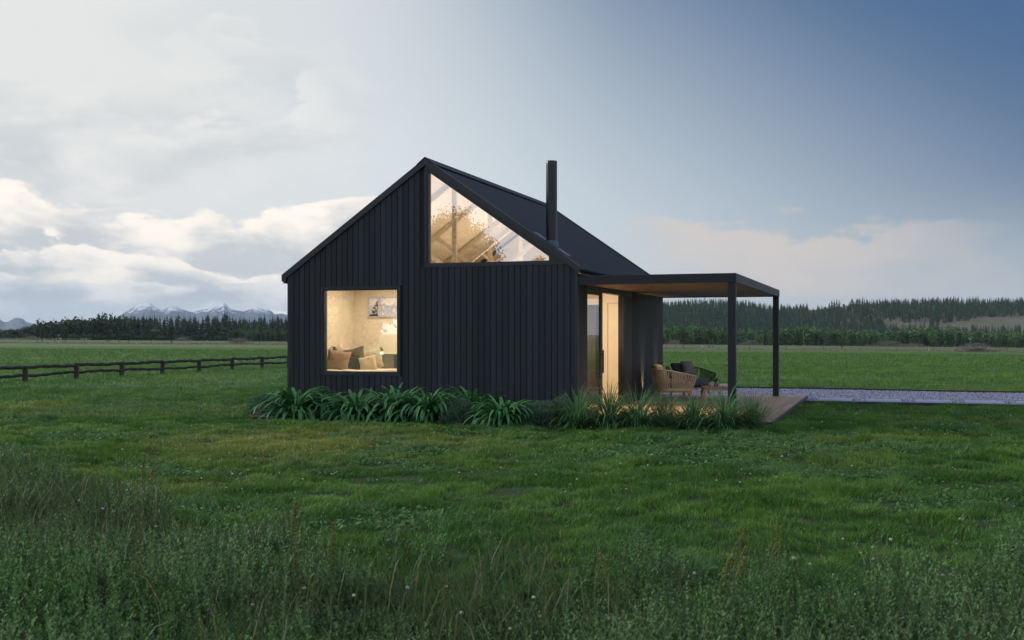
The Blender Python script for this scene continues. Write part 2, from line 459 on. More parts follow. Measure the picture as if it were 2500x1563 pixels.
# --- canopy
CX1 = 9.17
b = MB()
b.box(W_+.03, CX1, 0, .06, 2.482, 2.651); b.box(W_+.03, CX1, L_-.06, L_, 2.482, 2.651)
b.box(CX1-.06, CX1, .061, L_-.061, 2.482, 2.651); b.box(W_+.03, CX1-.061, .061, L_-.061, 2.60, 2.635)
canopy = b.build('canopy', M['canopy'], cabin, bevel=.004)
for (x, y) in ((CX1-.15, .015), (CX1-.15, L_-.155)):
    b = MB(); b.box(x, x+.14, y, y+.14, -.004, 2.481); b.box(x-.02, x+.16, y-.02+.022, y+.16, -.001, .008)
    b.build('post', M['canopy'], canopy, bevel=.005)
b = MB(); n = 27; p = (CX1-.07-W_-.04)/n
for i in range(n):
    b.t = random.random(); b.box(W_+.04+i*p+.002, W_+.04+(i+1)*p-.002, .062, L_-.062, 2.50, 2.52)
M['soffit2'] = boardmat('soffit timber along', (.075,.055,.036), (.15,.112,.072), .55, (12,1,12), .6)
b.build('soffit', M['soffit2'], canopy)
# ================================================================== DECK, GRAVEL, SLABS, EDGING
b = MB(); n = 26; p = (9.8 - 6.23) / n
for i in range(n):
    y = -.24 - random.random() * 1.6
    while y < 8.44:
        y2 = y + random.choice((1.2, 1.8, 2.4, .9))
        a = max(y, -.24); c = min(y2, 8.44)
        if c - a > .02:
            b.t = random.random()
            b.box(6.23+i*p+.002, 6.23+(i+1)*p-.002, a+.0015, c-.0015, -.026, 0.0)
        y = y2
tag(b.build('deck', M['deck'], bevel=0), kind='structure')
b = MB(); b.box(9.801, 9.84, -.26, 8.46, -.13, .002); b.box(6.23, 9.80, -.28, -.241, -.13, .002); b.box(6.23, 9.80, 8.441, 8.47, -.13, .002)
b.box(6.23, 9.80, -.24, 8.44, -.12, -.03)
tag(b.build('deck_edge', M['edge']), kind='structure')
M['gravel'], t, p_ = newmat('blue grey gravel')
vo = t.node('ShaderNodeTexVoronoi'); vo.inputs['Scale'].default_value = 26.; t.l.new(t.pos(), vo.inputs['Vector'])
g = t.sstep(vo.outputs['Color'], 0., 1.)
c = t.mix(t.math('POWER', g, 1.3), (.05,.056,.095), (.25,.275,.41)); c = t.mix(t.sstep(t.noise(t.pos(), 1.7, 4), .3, .7, 0, .35), c, (.10,.10,.125))
t.l.new(c, p_.inputs['Base Color']); p_.inputs['Roughness'].default_value = .85
t.l.new(t.bump(vo.outputs['Distance'], .9, .03), p_.inputs['Normal'])
GX1 = 70
xs = np.concatenate([np.linspace(3., 30, 120), np.linspace(30.5, GX1, 60)]); ys = np.linspace(7.0, 13.0, 28)
gx, gy = np.meshgrid(xs, ys, indexing='ij'); gzv = terrain(gx, gy) + .030 + .006 * (fbm(gx*6, gy*6, 2) - .5)
nx, ny = gx.shape; idx = np.arange(nx*ny).reshape(nx, ny)
fc = np.stack([idx[:-1,:-1], idx[1:,:-1], idx[1:,1:], idx[:-1,1:]], -1).reshape(-1, 4)
# keep the path only outside cabin and deck
ctr = np.stack([gx, gy], -1).reshape(-1, 2)[fc].mean(1)
keep = ~((ctr[:,0] < 9.85) & (ctr[:,1] < 8.3))
tag(npmesh('gravel_path', np.stack([gx, gy, gzv], -1), fc[keep], M['gravel']), kind='structure')
# loose stones
N = 26000
px = rng.uniform(6, 17.5, N); py = rng.uniform(7.05, 12.95, N); ok = ~((px < 9.87) & (py < 8.5)); 
slabs = [(10.12 + 1.12*i, 10.12 + 1.12*i + .80) for i in range(14)]
for a, c_ in slabs: ok &= ~((px > a-.02) & (px < c_+.02) & (py > 7.1) & (py < 8.4))
px = px[ok]; py = py[ok]; N = len(px)
r = rng.uniform(.010, .024, N)
base = np.array([(1,0,0),(0,1,0),(-1,0,0),(0,-1,0),(0,0,.8),(0,0,-.6)], float)
tf = np.array([(0,1,4),(1,2,4),(2,3,4),(3,0,4)])
V = base[None] * r[:,None,None] * rng.uniform(.6, 1.35, (N, 6, 1)); an = rng.uniform(0, 6.28, N)
ca, sa = np.cos(an)[:,None], np.sin(an)[:,None]
V2 = np.stack([V[...,0]*ca - V[...,1]*sa, V[...,0]*sa + V[...,1]*ca, V[...,2]], -1)
V2 += np.stack([px, py, terrain(px, py) + .036], -1)[:,None]
tn = rng.uniform(.05, .34, (N,1,1)) ; cc = np.array([.90,.96,1.32])[None,None] * tn * np.ones((N,6,1))
M['stone'] = leafmat('loose stones', .8, 0., .3)
tag(npmesh('gravel_stones', V2, (tf[None] + 6*np.arange(N)[:,None,None]).reshape(-1,3), M['stone'], cc, smooth=False),
    'loose blue grey stones scattered over the gravel path', 'gravel', kind='stuff')
M['slab'] = simple('blue grey concrete', (.17,.19,.29), .75, 0, .12, 3, bump=.15)
for i, (a, c_) in enumerate(slabs):
    b = MB(); cx_ = (a+c_)/2
    b.box(-.40, .40, -.60, .60, 0, .05)
    o = b.build('paving_slab', M['slab'], bevel=.006, loc=(cx_, 7.76, gz(cx_, 7.76)+.012), rz=R(random.uniform(-.6,.6)))
    nth = ['first', 'second', 'third', 'fourth', 'fifth'][i] if i < 5 else None
    tag(o, (nth + ' flat grey paving slab in the gravel path counting from the deck') if nth else 'grey paving slab far along the gravel path beyond the frame', 'paving slab', 'paving slabs along the gravel path')
    if i > 6: bpy.data.objects.remove(o)
b = MB()
xs2 = np.concatenate([np.arange(9.86, 30, 1.), np.arange(30, 71, 4.)])
for a, c_ in zip(xs2[:-1], xs2[1:]):
    b.cube8([(a,6.97,gz(a,7)-.08),(c_,6.97,gz(c_,7)-.08),(c_,6.999,gz(c_,7)-.08),(a,6.999,gz(a,7)-.08),(a,6.97,gz(a,7)+.06),(c_,6.97,gz(c_,7)+.06),(c_,6.999,gz(c_,7)+.06),(a,6.999,gz(a,7)+.06)])
xs2 = np.concatenate([np.arange(3, 30, 1.), np.arange(30, 71, 4.)])
for a, c_ in zip(xs2[:-1], xs2[1:]):
    b.cube8([(a,13.001,gz(a,13)-.08),(c_,13.001,gz(c_,13)-.08),(c_,13.04,gz(c_,13)-.08),(a,13.04,gz(a,13)-.08),(a,13.001,gz(a,13)+.08),(c_,13.001,gz(c_,13)+.08),(c_,13.04,gz(c_,13)+.08),(a,13.04,gz(a,13)+.08)])
tag(b.build('path_edging', M['edge']), kind='structure')
# ================================================================== FURNITURE ON THE DECK
def ellipt_grid(w, d, h, nu=10, nv=10, puff=.5):
    """pillow: two puffed sheets joined at a seam, in local x (width) z (height), thickness y"""
    vs = []; fs = []
    for s in (-1, 1):
        for i in range(nu+1):
            for j in range(nv+1):
                u = -1 + 2*i/nu; v = -1 + 2*j/nv
                k = (1-abs(u)**2.6)*(1-abs(v)**2.6)
                pin = 1 - .12*(1-abs(u)**2)*abs(v)**2; pin2 = 1 - .12*(1-abs(v)**2)*abs(u)**2
                vs.append((u*w/2*pin2, s*d/2*max(k,0)**puff, v*h/2*pin))
    n = (nu+1)*(nv+1)
    for s in (0, 1):
        for i in range(nu):
            for j in range(nv):
                a = s*n+i*(nv+1)+j; q = (a, a+nv+1, a+nv+2, a+1)
                fs.append(q if s == 0 else q[::-1])
    return vs, fs
def pillow(name, mat, w, h, d, loc, rot, label, cat='pillow', group=None, parent=None):
    vs, fs = ellipt_grid(w, d, h, puff=.42)
    # wrinkles
    out = []
    for (x, y, z) in vs:
        k = .012*math.sin(x*19+z*7+w*30)*math.sin(z*14+1.3+w*9) * min(1, abs(y)/(d*.2))
        out.append((x, y + (k if y > 0 else -k), z))
    me = bpy.data.meshes.new(name); me.from_pydata(out, [], fs)
    me.polygons.foreach_set('use_smooth', [True]*len(me.polygons)); me.materials.append(mat); me.update()
    o = bpy.data.objects.new(name, me); COL.objects.link(o); o.location = loc; o.rotation_euler = rot
    w_ = o.modifiers.new('weld', 'WELD'); w_.merge_threshold = .001
    s_ = o.modifiers.new('sub', 'SUBSURF'); s_.levels = 1; s_.render_levels = 1
    if parent: o.parent = parent
    else: tag(o, label, cat, group)
    return o
def softbox(b, x0, x1, y0, y1, z0, z1, r=.04):
    b.box(x0, x1, y0, y1, z0, z1)
M['rope'] = simple('tan rope', (.40,.34,.24), .8, 0, .2, 30, bump=.3)
M['rope_dark'] = simple('dark slate rope', (.020,.025,.028), .7, 0, .2, 30, bump=.3)
M['cush_tan'] = simple('tan cushion', (.46,.38,.27), .9, 0, .08, 20, bump=.1)
M['cush_taupe'] = simple('taupe cushion', (.15,.125,.10), .9, 0, .08, 20, bump=.1)
M['cush_navy'] = simple('slate blue cushion', (.050,.060,.085), .9, 0, .08, 20, bump=.1)
M['teak'] = simple('reddish teak', (.38,.17,.09), .5, 0, .18, 8, (1,1,5))
M['pattern'], t, p_ = newmat('floral patterned fabric')
vo = t.node('ShaderNodeTexVoronoi', feature='DISTANCE_TO_EDGE'); vo.inputs['Scale'].default_value = 16.
w1 = t.noise(t.obj(), 18, 3, .6, 2.0)
dv = t.node('ShaderNodeVectorMath', operation='ADD'); t.l.new(t.obj(), dv.inputs[0]); t.l.new(w1, dv.inputs[1]); t.l.new(dv.outputs[0], vo.inputs['Vector'])
f = t.sstep(vo.outputs[0], .02, .10, 1., 0.); f2 = t.sstep(w1, .56, .62)
c = t.mix(f, (.03,.035,.05), (.36,.30,.22)); c = t.mix(t.math('MULTIPLY', f2, .7), c, (.30,.33,.42))
t.l.new(c, p_.inputs['Base Color']); p_.inputs['Roughness'].default_value = .9
def tub_chair(name, loc, ang, rope, cush, seatc, w=.86, dp=.80, back=.72, arm=.57, label='', ck=None):
    """front is +x locally, back is -x"""
    root = tag(empty(name, loc, ang), label, 'armchair', 'outdoor tub armchairs on the deck')
    zf = .22
    # plan of the shell: open at +x
    def plan(t, r):            # t in 0..1 round from one arm front to the other
        hw = w/2*r; hd = dp/2*r
        L1 = hd*1.25; total = 2*L1 + PI*hw*.62 + .0
        # superellipse U
        a = (t-.5)*2       # -1..1
        ang_ = a * PI * .5 * 1.0
        if abs(a) > .5:
            k = (abs(a)-.5)/.5
            y = math.copysign(hw, a); x = -hd*.25 + (hd*1.22) * k
            return x, y
        th = a/.5*PI/2
        cx = math.copysign(abs(math.sin(th))**.62, th)*hw
        cy = -hd*.25 - (abs(math.cos(th))**.62)*hd*.75
        return cy, cx
    def ztop(t):
        a = abs(t-.5)*2
        return back - (back-arm) * (max(0, a-.34)/.66)**1.15
    # rails
    n = 60
    top = MB(); top.tube([(*plan(i/n, 1.04), ztop(i/n)) for i in range(n+1)], .013, 8)
    bot = [(*plan(i/n, .84), zf+.055) for i in range(n+1)]
    top.tube(bot, .012, 8)
    for t_ in (0., 1.):
        top.tube([(*plan(t_, .84), zf+.055), (*plan(t_, .95), (zf+.055+ztop(t_))/2), (*plan(t_, 1.04), ztop(t_))], .012, 8)
    top.build('rail', rope, root, smooth=True)
    sl = MB(); m = 54
    for i in range(m):
        t_ = (i+.5)/m; t2 = t_
        p = Vector((*plan(t2, .845), zf+.055)); q = Vector((*plan(t_, 1.035), ztop(t_)))
        mid = (p+q)/2; nrm = Vector((mid.x, mid.y, 0)).normalized() if mid.length > 0 else Vector((1,0,0))
        mid = mid + nrm*.015
        d2 = Vector((plan(min(1,t_+.01),1)[0]-plan(max(0,t_-.01),1)[0], plan(min(1,t_+.01),1)[1]-plan(max(0,t_-.01),1)[1], 0)).normalized()
        for a_, b_ in ((p, mid), (mid, q)):
            wv = d2*.0105; nv = nrm*.004
            sl.cube8([a_-wv-nv, a_+wv-nv, a_+wv+nv, a_-wv+nv, b_-wv-nv, b_+wv-nv, b_+wv+nv, b_-wv+nv])
    # woven band at the base
    for i in range(n):
        a_ = Vector((*plan(i/n, .86), 0)); b_ = Vector((*plan((i+1)/n, .86), 0)); a2 = Vector((*plan(i/n,.83),0)); b2 = Vector((*plan((i+1)/n,.83),0))
        z0_, z1_ = zf+.022, zf+.085
        sl.cube8([a_+Vector((0,0,z0_)), b_+Vector((0,0,z0_)), b2+Vector((0,0,z0_)), a2+Vector((0,0,z0_)), a_+Vector((0,0,z1_)), b_+Vector((0,0,z1_)), b2+Vector((0,0,z1_)), a2+Vector((0,0,z1_))])
    sl.build('rope_shell', rope, root)
    fr = MB(); hx, hy = dp*.40, w*.36
    fr.box(-hx, hx, -hy, -hy+.045, zf-.02, zf+.02); fr.box(-hx, hx, hy-.045, hy, zf-.02, zf+.02)
    fr.box(-hx, -hx+.045, -hy+.046, hy-.046, zf-.02, zf+.02); fr.box(hx-.045, hx, -hy+.046, hy-.046, zf-.02, zf+.02)
    fr.box(-hx+.046, hx-.046, -hy+.046, hy-.046, zf-.01, zf+.01)
    fr.build('frame', M['teak'], root, bevel=.004)
    for sx in (-1, 1):
        for sy in (-1, 1):
            g = MB(); x, y = sx*(hx-.025), sy*(hy-.025); ox = sx*.05; oy = sy*.035
            g.cube8([(x+ox-.013,y+oy-.013,0),(x+ox+.013,y+oy-.013,0),(x+ox+.013,y+oy+.013,0),(x+ox-.013,y+oy+.013,0),
                     (x-.024,y-.024,zf-.021),(x+.024,y-.024,zf-.021),(x+.024,y+.024,zf-.021),(x-.024,y+.024,zf-.021)])
            g.build('leg', M['teak'], root)
    s = MB(); s.box(-dp*.36, dp*.47, -w*.38, w*.38, zf+.06, zf+.23)
    s.build('seat_cushion', seatc, root, smooth=True, bevel=.055)
    bk = MB(); th = .16
    x0 = -dp*.44
    bk.cube8([(x0+.03,-w*.30,zf+.235),(x0+.03+th,-w*.30,zf+.235),(x0+.03+th,w*.30,zf+.235),(x0+.03,w*.30,zf+.235),
              (x0-.07,-w*.33,back+.11),(x0-.07+th,-w*.33,back+.11),(x0-.07+th,w*.33,back+.11),(x0-.07,w*.33,back+.11)])
    bk.build('back_cushion', cush, root, smooth=True, bevel=.05)
    return root
c1 = (6.98, 5.44)
tub_chair('armchair', (*c1, 0), R(24), M['rope'], M['cush_tan'], M['cush_taupe'], w=.96, dp=.90, back=.73, arm=.58,
          label='tan rope tub armchair with tan cushions seen from behind, nearer the lawn')
c2 = (7.12, 7.02)
tub_chair('armchair', (*c2, 0), R(-32), M['rope_dark'], M['cush_navy'], M['cush_navy'], w=.94,
          label='dark rope tub armchair with slate blue cushions and patterned pillow, farther back')
def rel(c, ang, x, y): return (c[0]+x*math.cos(ang)-y*math.sin(ang), c[1]+x*math.sin(ang)+y*math.cos(ang))
q = rel(c2, R(-32), -.10, .03); pillow('scatter_pillow', M['pattern'], .46, .44, .14, (*q, .70), (R(-22), 0, R(-32+90)), 'dark floral patterned pillow leaning in the slate blue armchair', 'pillow')
q = rel(c1, R(24), -.08, -.06); pillow('scatter_pillow', M['pattern'], .38, .36, .12, (*q, .66), (R(-20), 0, R(24+90)), 'small patterned pillow peeping over the side of the tan armchair', 'pillow')
# coffee table
tc = at(1751, 25.4); ta = R(16)
ct = tag(empty('coffee_table', (*tc, 0), ta), 'low reddish teak coffee table with pots and books on it', 'table')
b = MB(); nn = 6
for i in range(nn): b.box(-.36, .36, -.30+i*.1+.002, -.30+(i+1)*.1-.002, .295, .32)
b.build('tabletop', M['teak'], ct, bevel=.003)
b = MB(); b.box(-.34,.34,-.28,-.26,.245,.294); b.box(-.34,.34,.26,.28,.245,.294); b.box(-.34,-.32,-.259,.259,.245,.294); b.box(.32,.34,-.259,.259,.245,.294)
b.build('apron', M['teak'], ct)
for sx in (-1,1):
    for sy in (-1,1):
        b = MB(); b.cube8([(sx*.34-.018,sy*.27-.018,0),(sx*.34+.018,sy*.27-.018,0),(sx*.34+.018,sy*.27+.018,0),(sx*.34-.018,sy*.27+.018,0),
                           (sx*.32-.028,sy*.255-.028,.2445),(sx*.32+.028,sy*.255-.028,.2445),(sx*.32+.028,sy*.255+.028,.2445),(sx*.32-.028,sy*.255+.028,.2445)])
        b.build('leg', M['teak'], ct)
M['pot'] = simple('pale stone pot', (.34,.30,.26), .7, 0, .2, 12)
M['pot2'] = simple('grey ribbed pot', (.20,.22,.27), .7, 0, .2, 12)
M['leaf'] = leafmat('leaf', .45, .25, .4)
def strap_leaves(N, base, L, wid, hmax, spread, segs=7, fold=.25, colA=(.03,.08,.03), colB=(.08,.16,.05), base_r=.05, zmin=.0, seedless=None, elev=(25, 88), droop=(0.6, 1.5)):
    """arching strap leaves, three vertices across"""
    az = rng.uniform(0, 2*PI, N); el0 = np.radians(rng.uniform(elev[0], elev[1], N))
    Ln = L * rng.uniform(.6, 1.1, N); dr = rng.uniform(droop[0], droop[1], N) * 2.0
    P = np.zeros((N, segs+1, 3)); el = el0.copy()
    r = np.zeros(N); z = np.zeros(N)
    b0 = rng.uniform(0, base_r, N)
    for i in range(segs+1):
        P[:, i, 0] = np.cos(az)*(r+b0); P[:, i, 1] = np.sin(az)*(r+b0); P[:, i, 2] = z
        st = Ln/segs; el = el0 - dr*(i/segs)**1.4
        r = r + np.cos(el)*st; z = z + np.sin(el)*st
    P[..., 2] = np.maximum(P[..., 2], .01)
    t = np.linspace(0, 1, segs+1); wp = np.sin(np.clip(t*.86+.12, 0, 1)*PI)**.8; wp[-1] = .02
    w = wid * rng.uniform(.7, 1.15, N)
    tw = az + rng.normal(0, .25, N)
    sx, sy = -np.sin(tw), np.cos(tw)
    V = np.zeros((N, segs+1, 3, 3))
    for k, s in enumerate((-1, 0, 1)):
        V[:, :, k, 0] = P[..., 0] + s*sx[:,None]*w[:,None]*wp[None]*.5
        V[:, :, k, 1] = P[..., 1] + s*sy[:,None]*w[:,None]*wp[None]*.5
        V[:, :, k, 2] = P[..., 2] + (fold*w[:,None]*wp[None]*.5 if s else 0)
    F = []
    for i in range(segs):
        for k in range(2):
            a = i*3+k; F.append((a, a+1, a+4, a+3))
    F = (np.array(F)[None] + (np.arange(N)*(segs+1)*3)[:,None,None]).reshape(-1, 4)
    m = rng.random((N,1,1)); c = np.array(colA)*(1-m) + np.array(colB)*m
    C = np.ones((N, (segs+1)*3, 3))*c
    V = V.reshape(N, -1, 3) + np.array(base)
    return V.reshape(-1, 3), F, C.reshape(-1, 3)
for (px_, dd, rr, hh, mt, lab, cA, cB) in ((1735.5, 25.22, .075, .125, 'pot', 'round pale stone pot with bright green succulent leaves on the coffee table', (.10,.17,.02), (.22,.30,.04)),
                                 (1748.5, 25.36, .058, .11, 'pot2', 'smaller grey pot with dark green leaves beside the pale pot', (.03,.08,.03), (.07,.14,.04))):
    x, y = at(px_, dd); root = tag(empty('potted_plant', (x, y, .321)), lab, 'potted plant', 'potted plants on the coffee table')
    b = MB(); b.lathe([(rr*.5,0),(rr*.88,hh*.2),(rr,hh*.5),(rr*.86,hh*.82),(rr*.6,hh),(rr*.5,hh),(rr*.5,hh*.9)], n=24); b.build('pot', M[mt], root, smooth=True)
    v, f, c = strap_leaves(34, (0,0,hh*.9), .13, .028, .1, .1, segs=4, colA=cA, colB=cB, base_r=.02, elev=(20,85), droop=(.1,.6))
    npmesh('leaves', v, f, M['leaf'], c, root)
M['white'] = simple('white paper', (.62,.60,.58), .7); M['blk'] = simple('black cover', (.012,.012,.014), .5)
for i, (mt, z0, h_, lab) in enumerate((('blk', .321, .018, 'black covered book under the white books on the coffee table'), ('white', .340, .022, 'white book in the middle of the coffee table stack'), ('white', .3635, .018, 'small white book on top of the coffee table stack'))):
    x, y = at(1766 - i*1.5, 25.35); b = MB(); s = 1 - .12*i
    b.box(-.15*s, .15*s, -.11*s, .11*s, 0, h_*.12); b.box(-.15*s, .15*s, -.11*s, .11*s, h_*.88, h_); b.box(-.15*s, -.144*s, -.11*s, .11*s, h_*.121, h_*.879)
    o = b.build('book', M[mt], loc=(x, y, z0), rz=R(16 + 9*i)); tag(o, lab, 'book', 'books on the coffee table')
    pg = MB(); pg.box(-.143*s, .145*s, -.104*s, .104*s, h_*.125, h_*.875); pg.build('pages', M['white'], o)
# uplights beside the wall
for i, y in enumerate((5.64, 7.2)):
    b = MB(); b.lathe([(.035,0),(.035,.02),(.028,.022),(.028,.012)], n=20)
    o = b.build('deck_light', M['handle'], loc=(6.335, y, .001), smooth=True)
    tag(o, ('nearer' if i == 0 else 'farther') + ' small black uplight set in the deck against the black side wall', 'light', 'deck uplights')
    g = MB(); g.lathe([(.027,.012),(.027,.014)], n=16); g.build('lens', emit('lens', (1,.6,.3), 4), o)
# ================================================================== THINGS INSIDE
M['linen'] = simple('cream bed linen', (.74,.64,.48), .9, 0, .05, 8, bump=.15)
M['p_brown'] = simple('brown velvet', (.36,.25,.16), .85, 0, .12, 7, sheen=.3)
M['p_dark'] = simple('dark olive linen', (.13,.115,.08), .85, 0, .15, 7)
M['p_grey'] = simple('grey fur cushion', (.20,.20,.21), .95, 0, .5, 25, bump=.6)
M['p_fur'] = simple('dark fur cushion', (.07,.065,.06), .95, 0, .6, 22, bump=.6)
M['p_cream'] = simple('cream linen', (.62,.52,.38), .9, 0, .06, 10)
M['p_knit'], t, p_ = newmat('cream knit')
wv = t.node('ShaderNodeTexWave', wave_type='BANDS', bands_direction='Z'); wv.inputs['Scale'].default_value = 11; wv.inputs['Distortion'].default_value = 1.2
wv.inputs['Detail Scale'].default_value = 4; t.l.new(t.obj(), wv.inputs['Vector'])
t.l.new(t.mix(wv.outputs['Fac'], (.45,.37,.26), (.70,.60,.45)), p_.inputs['Base Color']); p_.inputs['Roughness'].default_value = .9
t.l.new(t.bump(wv.outputs['Fac'], .9, .02), p_.inputs['Normal'])
bed = tag(empty('bed', (0, 0, 0)), 'bed with rumpled cream cover filling the window bay', 'bed')
b = MB(); b.box(.14, 3.28, .16, 1.55, 0, .45); b.build('bed_base', M['plaster'], bed)
nx_, ny_ = 90, 46
gx, gy = np.meshgrid(np.linspace(.14, 3.28, nx_), np.linspace(.15, 1.58, ny_), indexing='ij')
hz = .80 + .05*(fbm(gx*5, gy*5, 3)-.5) + .02*(fbm(gx*16, gy*9, 2)-.5) + .07*np.clip((gx-1.9)/1.2, 0, 1)
ed = np.minimum(gy-.15, 1.58-gy)/.06; hz = hz - .3*np.clip(1-ed, 0, 1)**2
idx = np.arange(nx_*ny_).reshape(nx_, ny_)
npmesh('bed_cover', np.stack([gx, gy, hz], -1), np.stack([idx[:-1,:-1], idx[1:,:-1], idx[1:,1:], idx[:-1,1:]], -1).reshape(-1,4), M['linen'], parent=bed)
b = MB(); b.box(.14, 3.28, .20, 1.52, .451, .70); b.build('mattress', M['linen'], bed, bevel=.04)
def pw(px, d): return at(px, d)
def P3(name, mt, w, h, th, px, d, zc, rx, rz, label):
    x, y = at(px, d); pillow(name, M[mt], w, h, th, (x, y, zc), (R(rx), R(rz[1] if isinstance(rz, tuple) else 0), R(rz[0] if isinstance(rz, tuple) else rz)), label, 'pillow', 'pillows on the bed')
P3('pillow', 'p_grey', 0.34, 0.40, 0.12, 801, 23.35, 0.911, -10, (18, 6), 'grey furry pillow half hidden at the left edge of the window')
P3('pillow', 'p_brown', 0.56, 0.50, 0.24, 825, 22.92, 0.984, -12, (22, 9), 'large plump brown velvet pillow at the left of the bed')
P3('pillow', 'p_cream', 0.42, 0.40, 0.12, 830, 23.42, 1.104, -8, (16, 38), 'beige pillow corner poking up behind the brown velvet pillow')
P3('pillow', 'p_dark', 0.52, 0.46, 0.15, 866, 23.22, 1.055, -14, (14, -14), 'dark olive pillow between the brown and knitted pillows')
P3('pillow', 'p_fur', 0.46, 0.34, 0.16, 866, 22.98, 0.913, -18, (14, 4), 'dark fur pillow low on the bed in front of the olive one')
P3('pillow', 'p_knit', 0.56, 0.48, 0.16, 905, 23.25, 0.993, -16, (16, -15), 'cream chunky knitted pillow with ribbed stripes')
P3('pillow', 'p_cream', 0.42, 0.36, 0.15, 898, 22.88, 0.924, -16, (16, -12), 'small smooth cream pillow in front of the knitted one')
# bedside lamps
M['lampsh'] = simple('bronze lamp metal', (.05,.035,.02), .4, .4)
def desk_lamp(px, d, z0, zh, lit, label, lean):
    x, y = at(px, d); root = tag(empty('reading_lamp', (x, y, z0)), label, 'lamp', 'reading lamps by the bed')
    b = MB(); b.lathe([(.06,0),(.06,.012),(.01,.016)], n=20); b.build('base', M['lampsh'], root, smooth=True)
    H = zh - z0; b = MB(); b.tube([(0,0,.01),(.01,0,H*.7),(0,0,H+.04),(lean*.5,0,H+.08),(lean,0,H+.06)], .009, 8); b.build('stem', M['lampsh'], root, smooth=True)
    b = MB(); k = (lean, 0, H); b.lathe([(.018,.085),(.03,.06),(.036,.045),(.058,.02),(.066,-.03),(.062,-.03),(.05,.02)], k, 22); sh = b.build('lamp_shade', M['lampsh'], root, smooth=True)
    if lit:
        b = MB(); b.lathe([(.001,-.055),(.03,-.048),(.04,-.025),(.03,.0),(.01,.01)], k, 16); b.build('bulb', emit('lit bulb', (1,.86,.62), 9), root, smooth=True)
desk_lamp(934, 23.6, .80, 1.18, True, 'lit bronze reading lamp standing behind the knitted pillow', -.05)
desk_lamp(806, 23.0, .80, 1.20, False, 'dark unlit reading lamp bending over the brown pillow at the window edge', .10)
b = MB(); b.box(1.02, 3.3, 2.22, 2.56, 1.10, 1.14)
dk = b.build('wall_shelf', M['plaster']); tag(dk, 'cream ledge with a dark panel below it beside the bed', 'shelf')
b = MB(); b.box(1.30, 3.3, 2.30, 2.55, .3, 1.098); b.build('dark_panel', simple('slate panel', (.07,.075,.10), .6), dk)
b = MB(); b.box(1.02, 1.298, 2.28, 2.55, .3, 1.098); b.build('side_panel', simple('grey panel', (.25,.22,.19), .6), dk)
# framed view on the bedroom wall
pic = tag(empty('framed_picture', (0, 0, 0)), 'pale framed picture of snowy mountains on the bedroom wall', 'picture')
b = MB(); X0_, X1_, Z0_, Z1_ = .545, 1.62, 1.93, 2.415
b2 = frame_rect(X0_+.004, X1_, Z0_+.03, Z1_-.05, .03, 2.555, 2.598); b2.box(.775, .845, 2.556, 2.597, Z0_+.03, Z1_-.05)
b2.build('frame', simple('pale lilac frame', (.50,.50,.60), .6), pic)
m, t, p_ = newmat('mountain print'); ob = t.pos()
sx = t.node('ShaderNodeSeparateXYZ'); t.l.new(ob, sx.inputs[0])
nz = t.noise(t.mapping(ob, (3,1,.1)), 2.5, 6, .6)
ln = t.math('SUBTRACT', t.math('ADD', sx.outputs[2], t.math('MULTIPLY', nz, -.35)), 2.06)
sky_ = t.sstep(ln, -.01, .01); sn = t.sstep(t.noise(t.mapping(ob, (1,1,1.5)), 14, 5, .7), .5, .6)
c = t.mix(sn, (.40,.46,.58), (.72,.74,.80)); c = t.mix(sky_, c, (.74,.76,.82))
t.l.new(c, p_.inputs['Base Color']); p_.inputs['Roughness'].default_value = .5
b = MB(); b.box(.846, X1_, 2.574, 2.5955, Z0_+.03, Z1_-.05); b.box(X0_+.004, .7745, 2.574, 2.5955, Z0_+.03, Z1_-.05); pr = b.build('print', m, pic)
v = []; f = []
for k in range(90):
    x = .56 + .22*random.random()**.6; z = 1.965 + .22*random.random()**2.2*(.3+1.2*(x-.56)/.2); s = random.uniform(.006,.02)
    n0 = len(v); v += [(x-s,2.5715,z-s*.7),(x+s*.8,2.5715,z-s),(x+s,2.5715,z+s*.6),(x-s*.6,2.5715,z+s)]; f.append((n0,n0+1,n0+2,n0+3))
npmesh('dark_foliage_marks', v, np.array(f), M['blk'], parent=pic)
cu = bpy.data.curves.new('letter', 'FONT'); cu.body = 'N.'; cu.size = .12; cu.extrude = .002
tmp = bpy.data.objects.new('tmp', cu); COL.objects.link(tmp); bpy.context.view_layer.update()
lme = bpy.data.meshes.new_from_object(tmp.evaluated_get(bpy.context.evaluated_depsgraph_get())); bpy.data.objects.remove(tmp); lme.materials.clear(); lme.materials.append(M['blk'])
lt = bpy.data.objects.new('letter_mark', lme); COL.objects.link(lt); lt.parent = pic; lt.location = (.755, 2.568, 2.12); lt.rotation_euler = (R(90), 0, 0)
# curtain behind the glass leaf
def curtain():
    N = 120; ys = np.linspace(.75, 1.42, N); vs = []
    xs = W_ - .28 + .045*np.sin(np.linspace(0, 2*PI*6, N)) + .012*np.sin(np.linspace(0, 2*PI*17, N))
    for z in (0.03, 1.2, 2.38): vs += [(x, y, z) for x, y in zip(xs, ys)]
    fs = [(r*N+i, r*N+i+1, (r+1)*N+i+1, (r+1)*N+i) for r in range(2) for i in range(N-1)]
    o = npmesh('curtain', vs, np.array(fs), leafmat('sheer curtain', .9, .45, .1), np.tile((.58,.46,.32), (len(vs), 1)))
    m = o.modifiers.new('s', 'SOLIDIFY'); m.thickness = .004
    tag(o, 'pleated beige curtain hanging behind the glass sliding door', 'curtain')
curtain()
b = MB(); b.lathe([(.12,0),(.13,.02),(.02,.05),(.02,.40),(.16,.44),(.19,.50),(.17,.50)], n=24)
st = b.build('stool', M['teak'], loc=(5.35, 3.0, 0), smooth=True); tag(st, 'small reddish wooden stool standing inside behind the sliding door', 'stool')
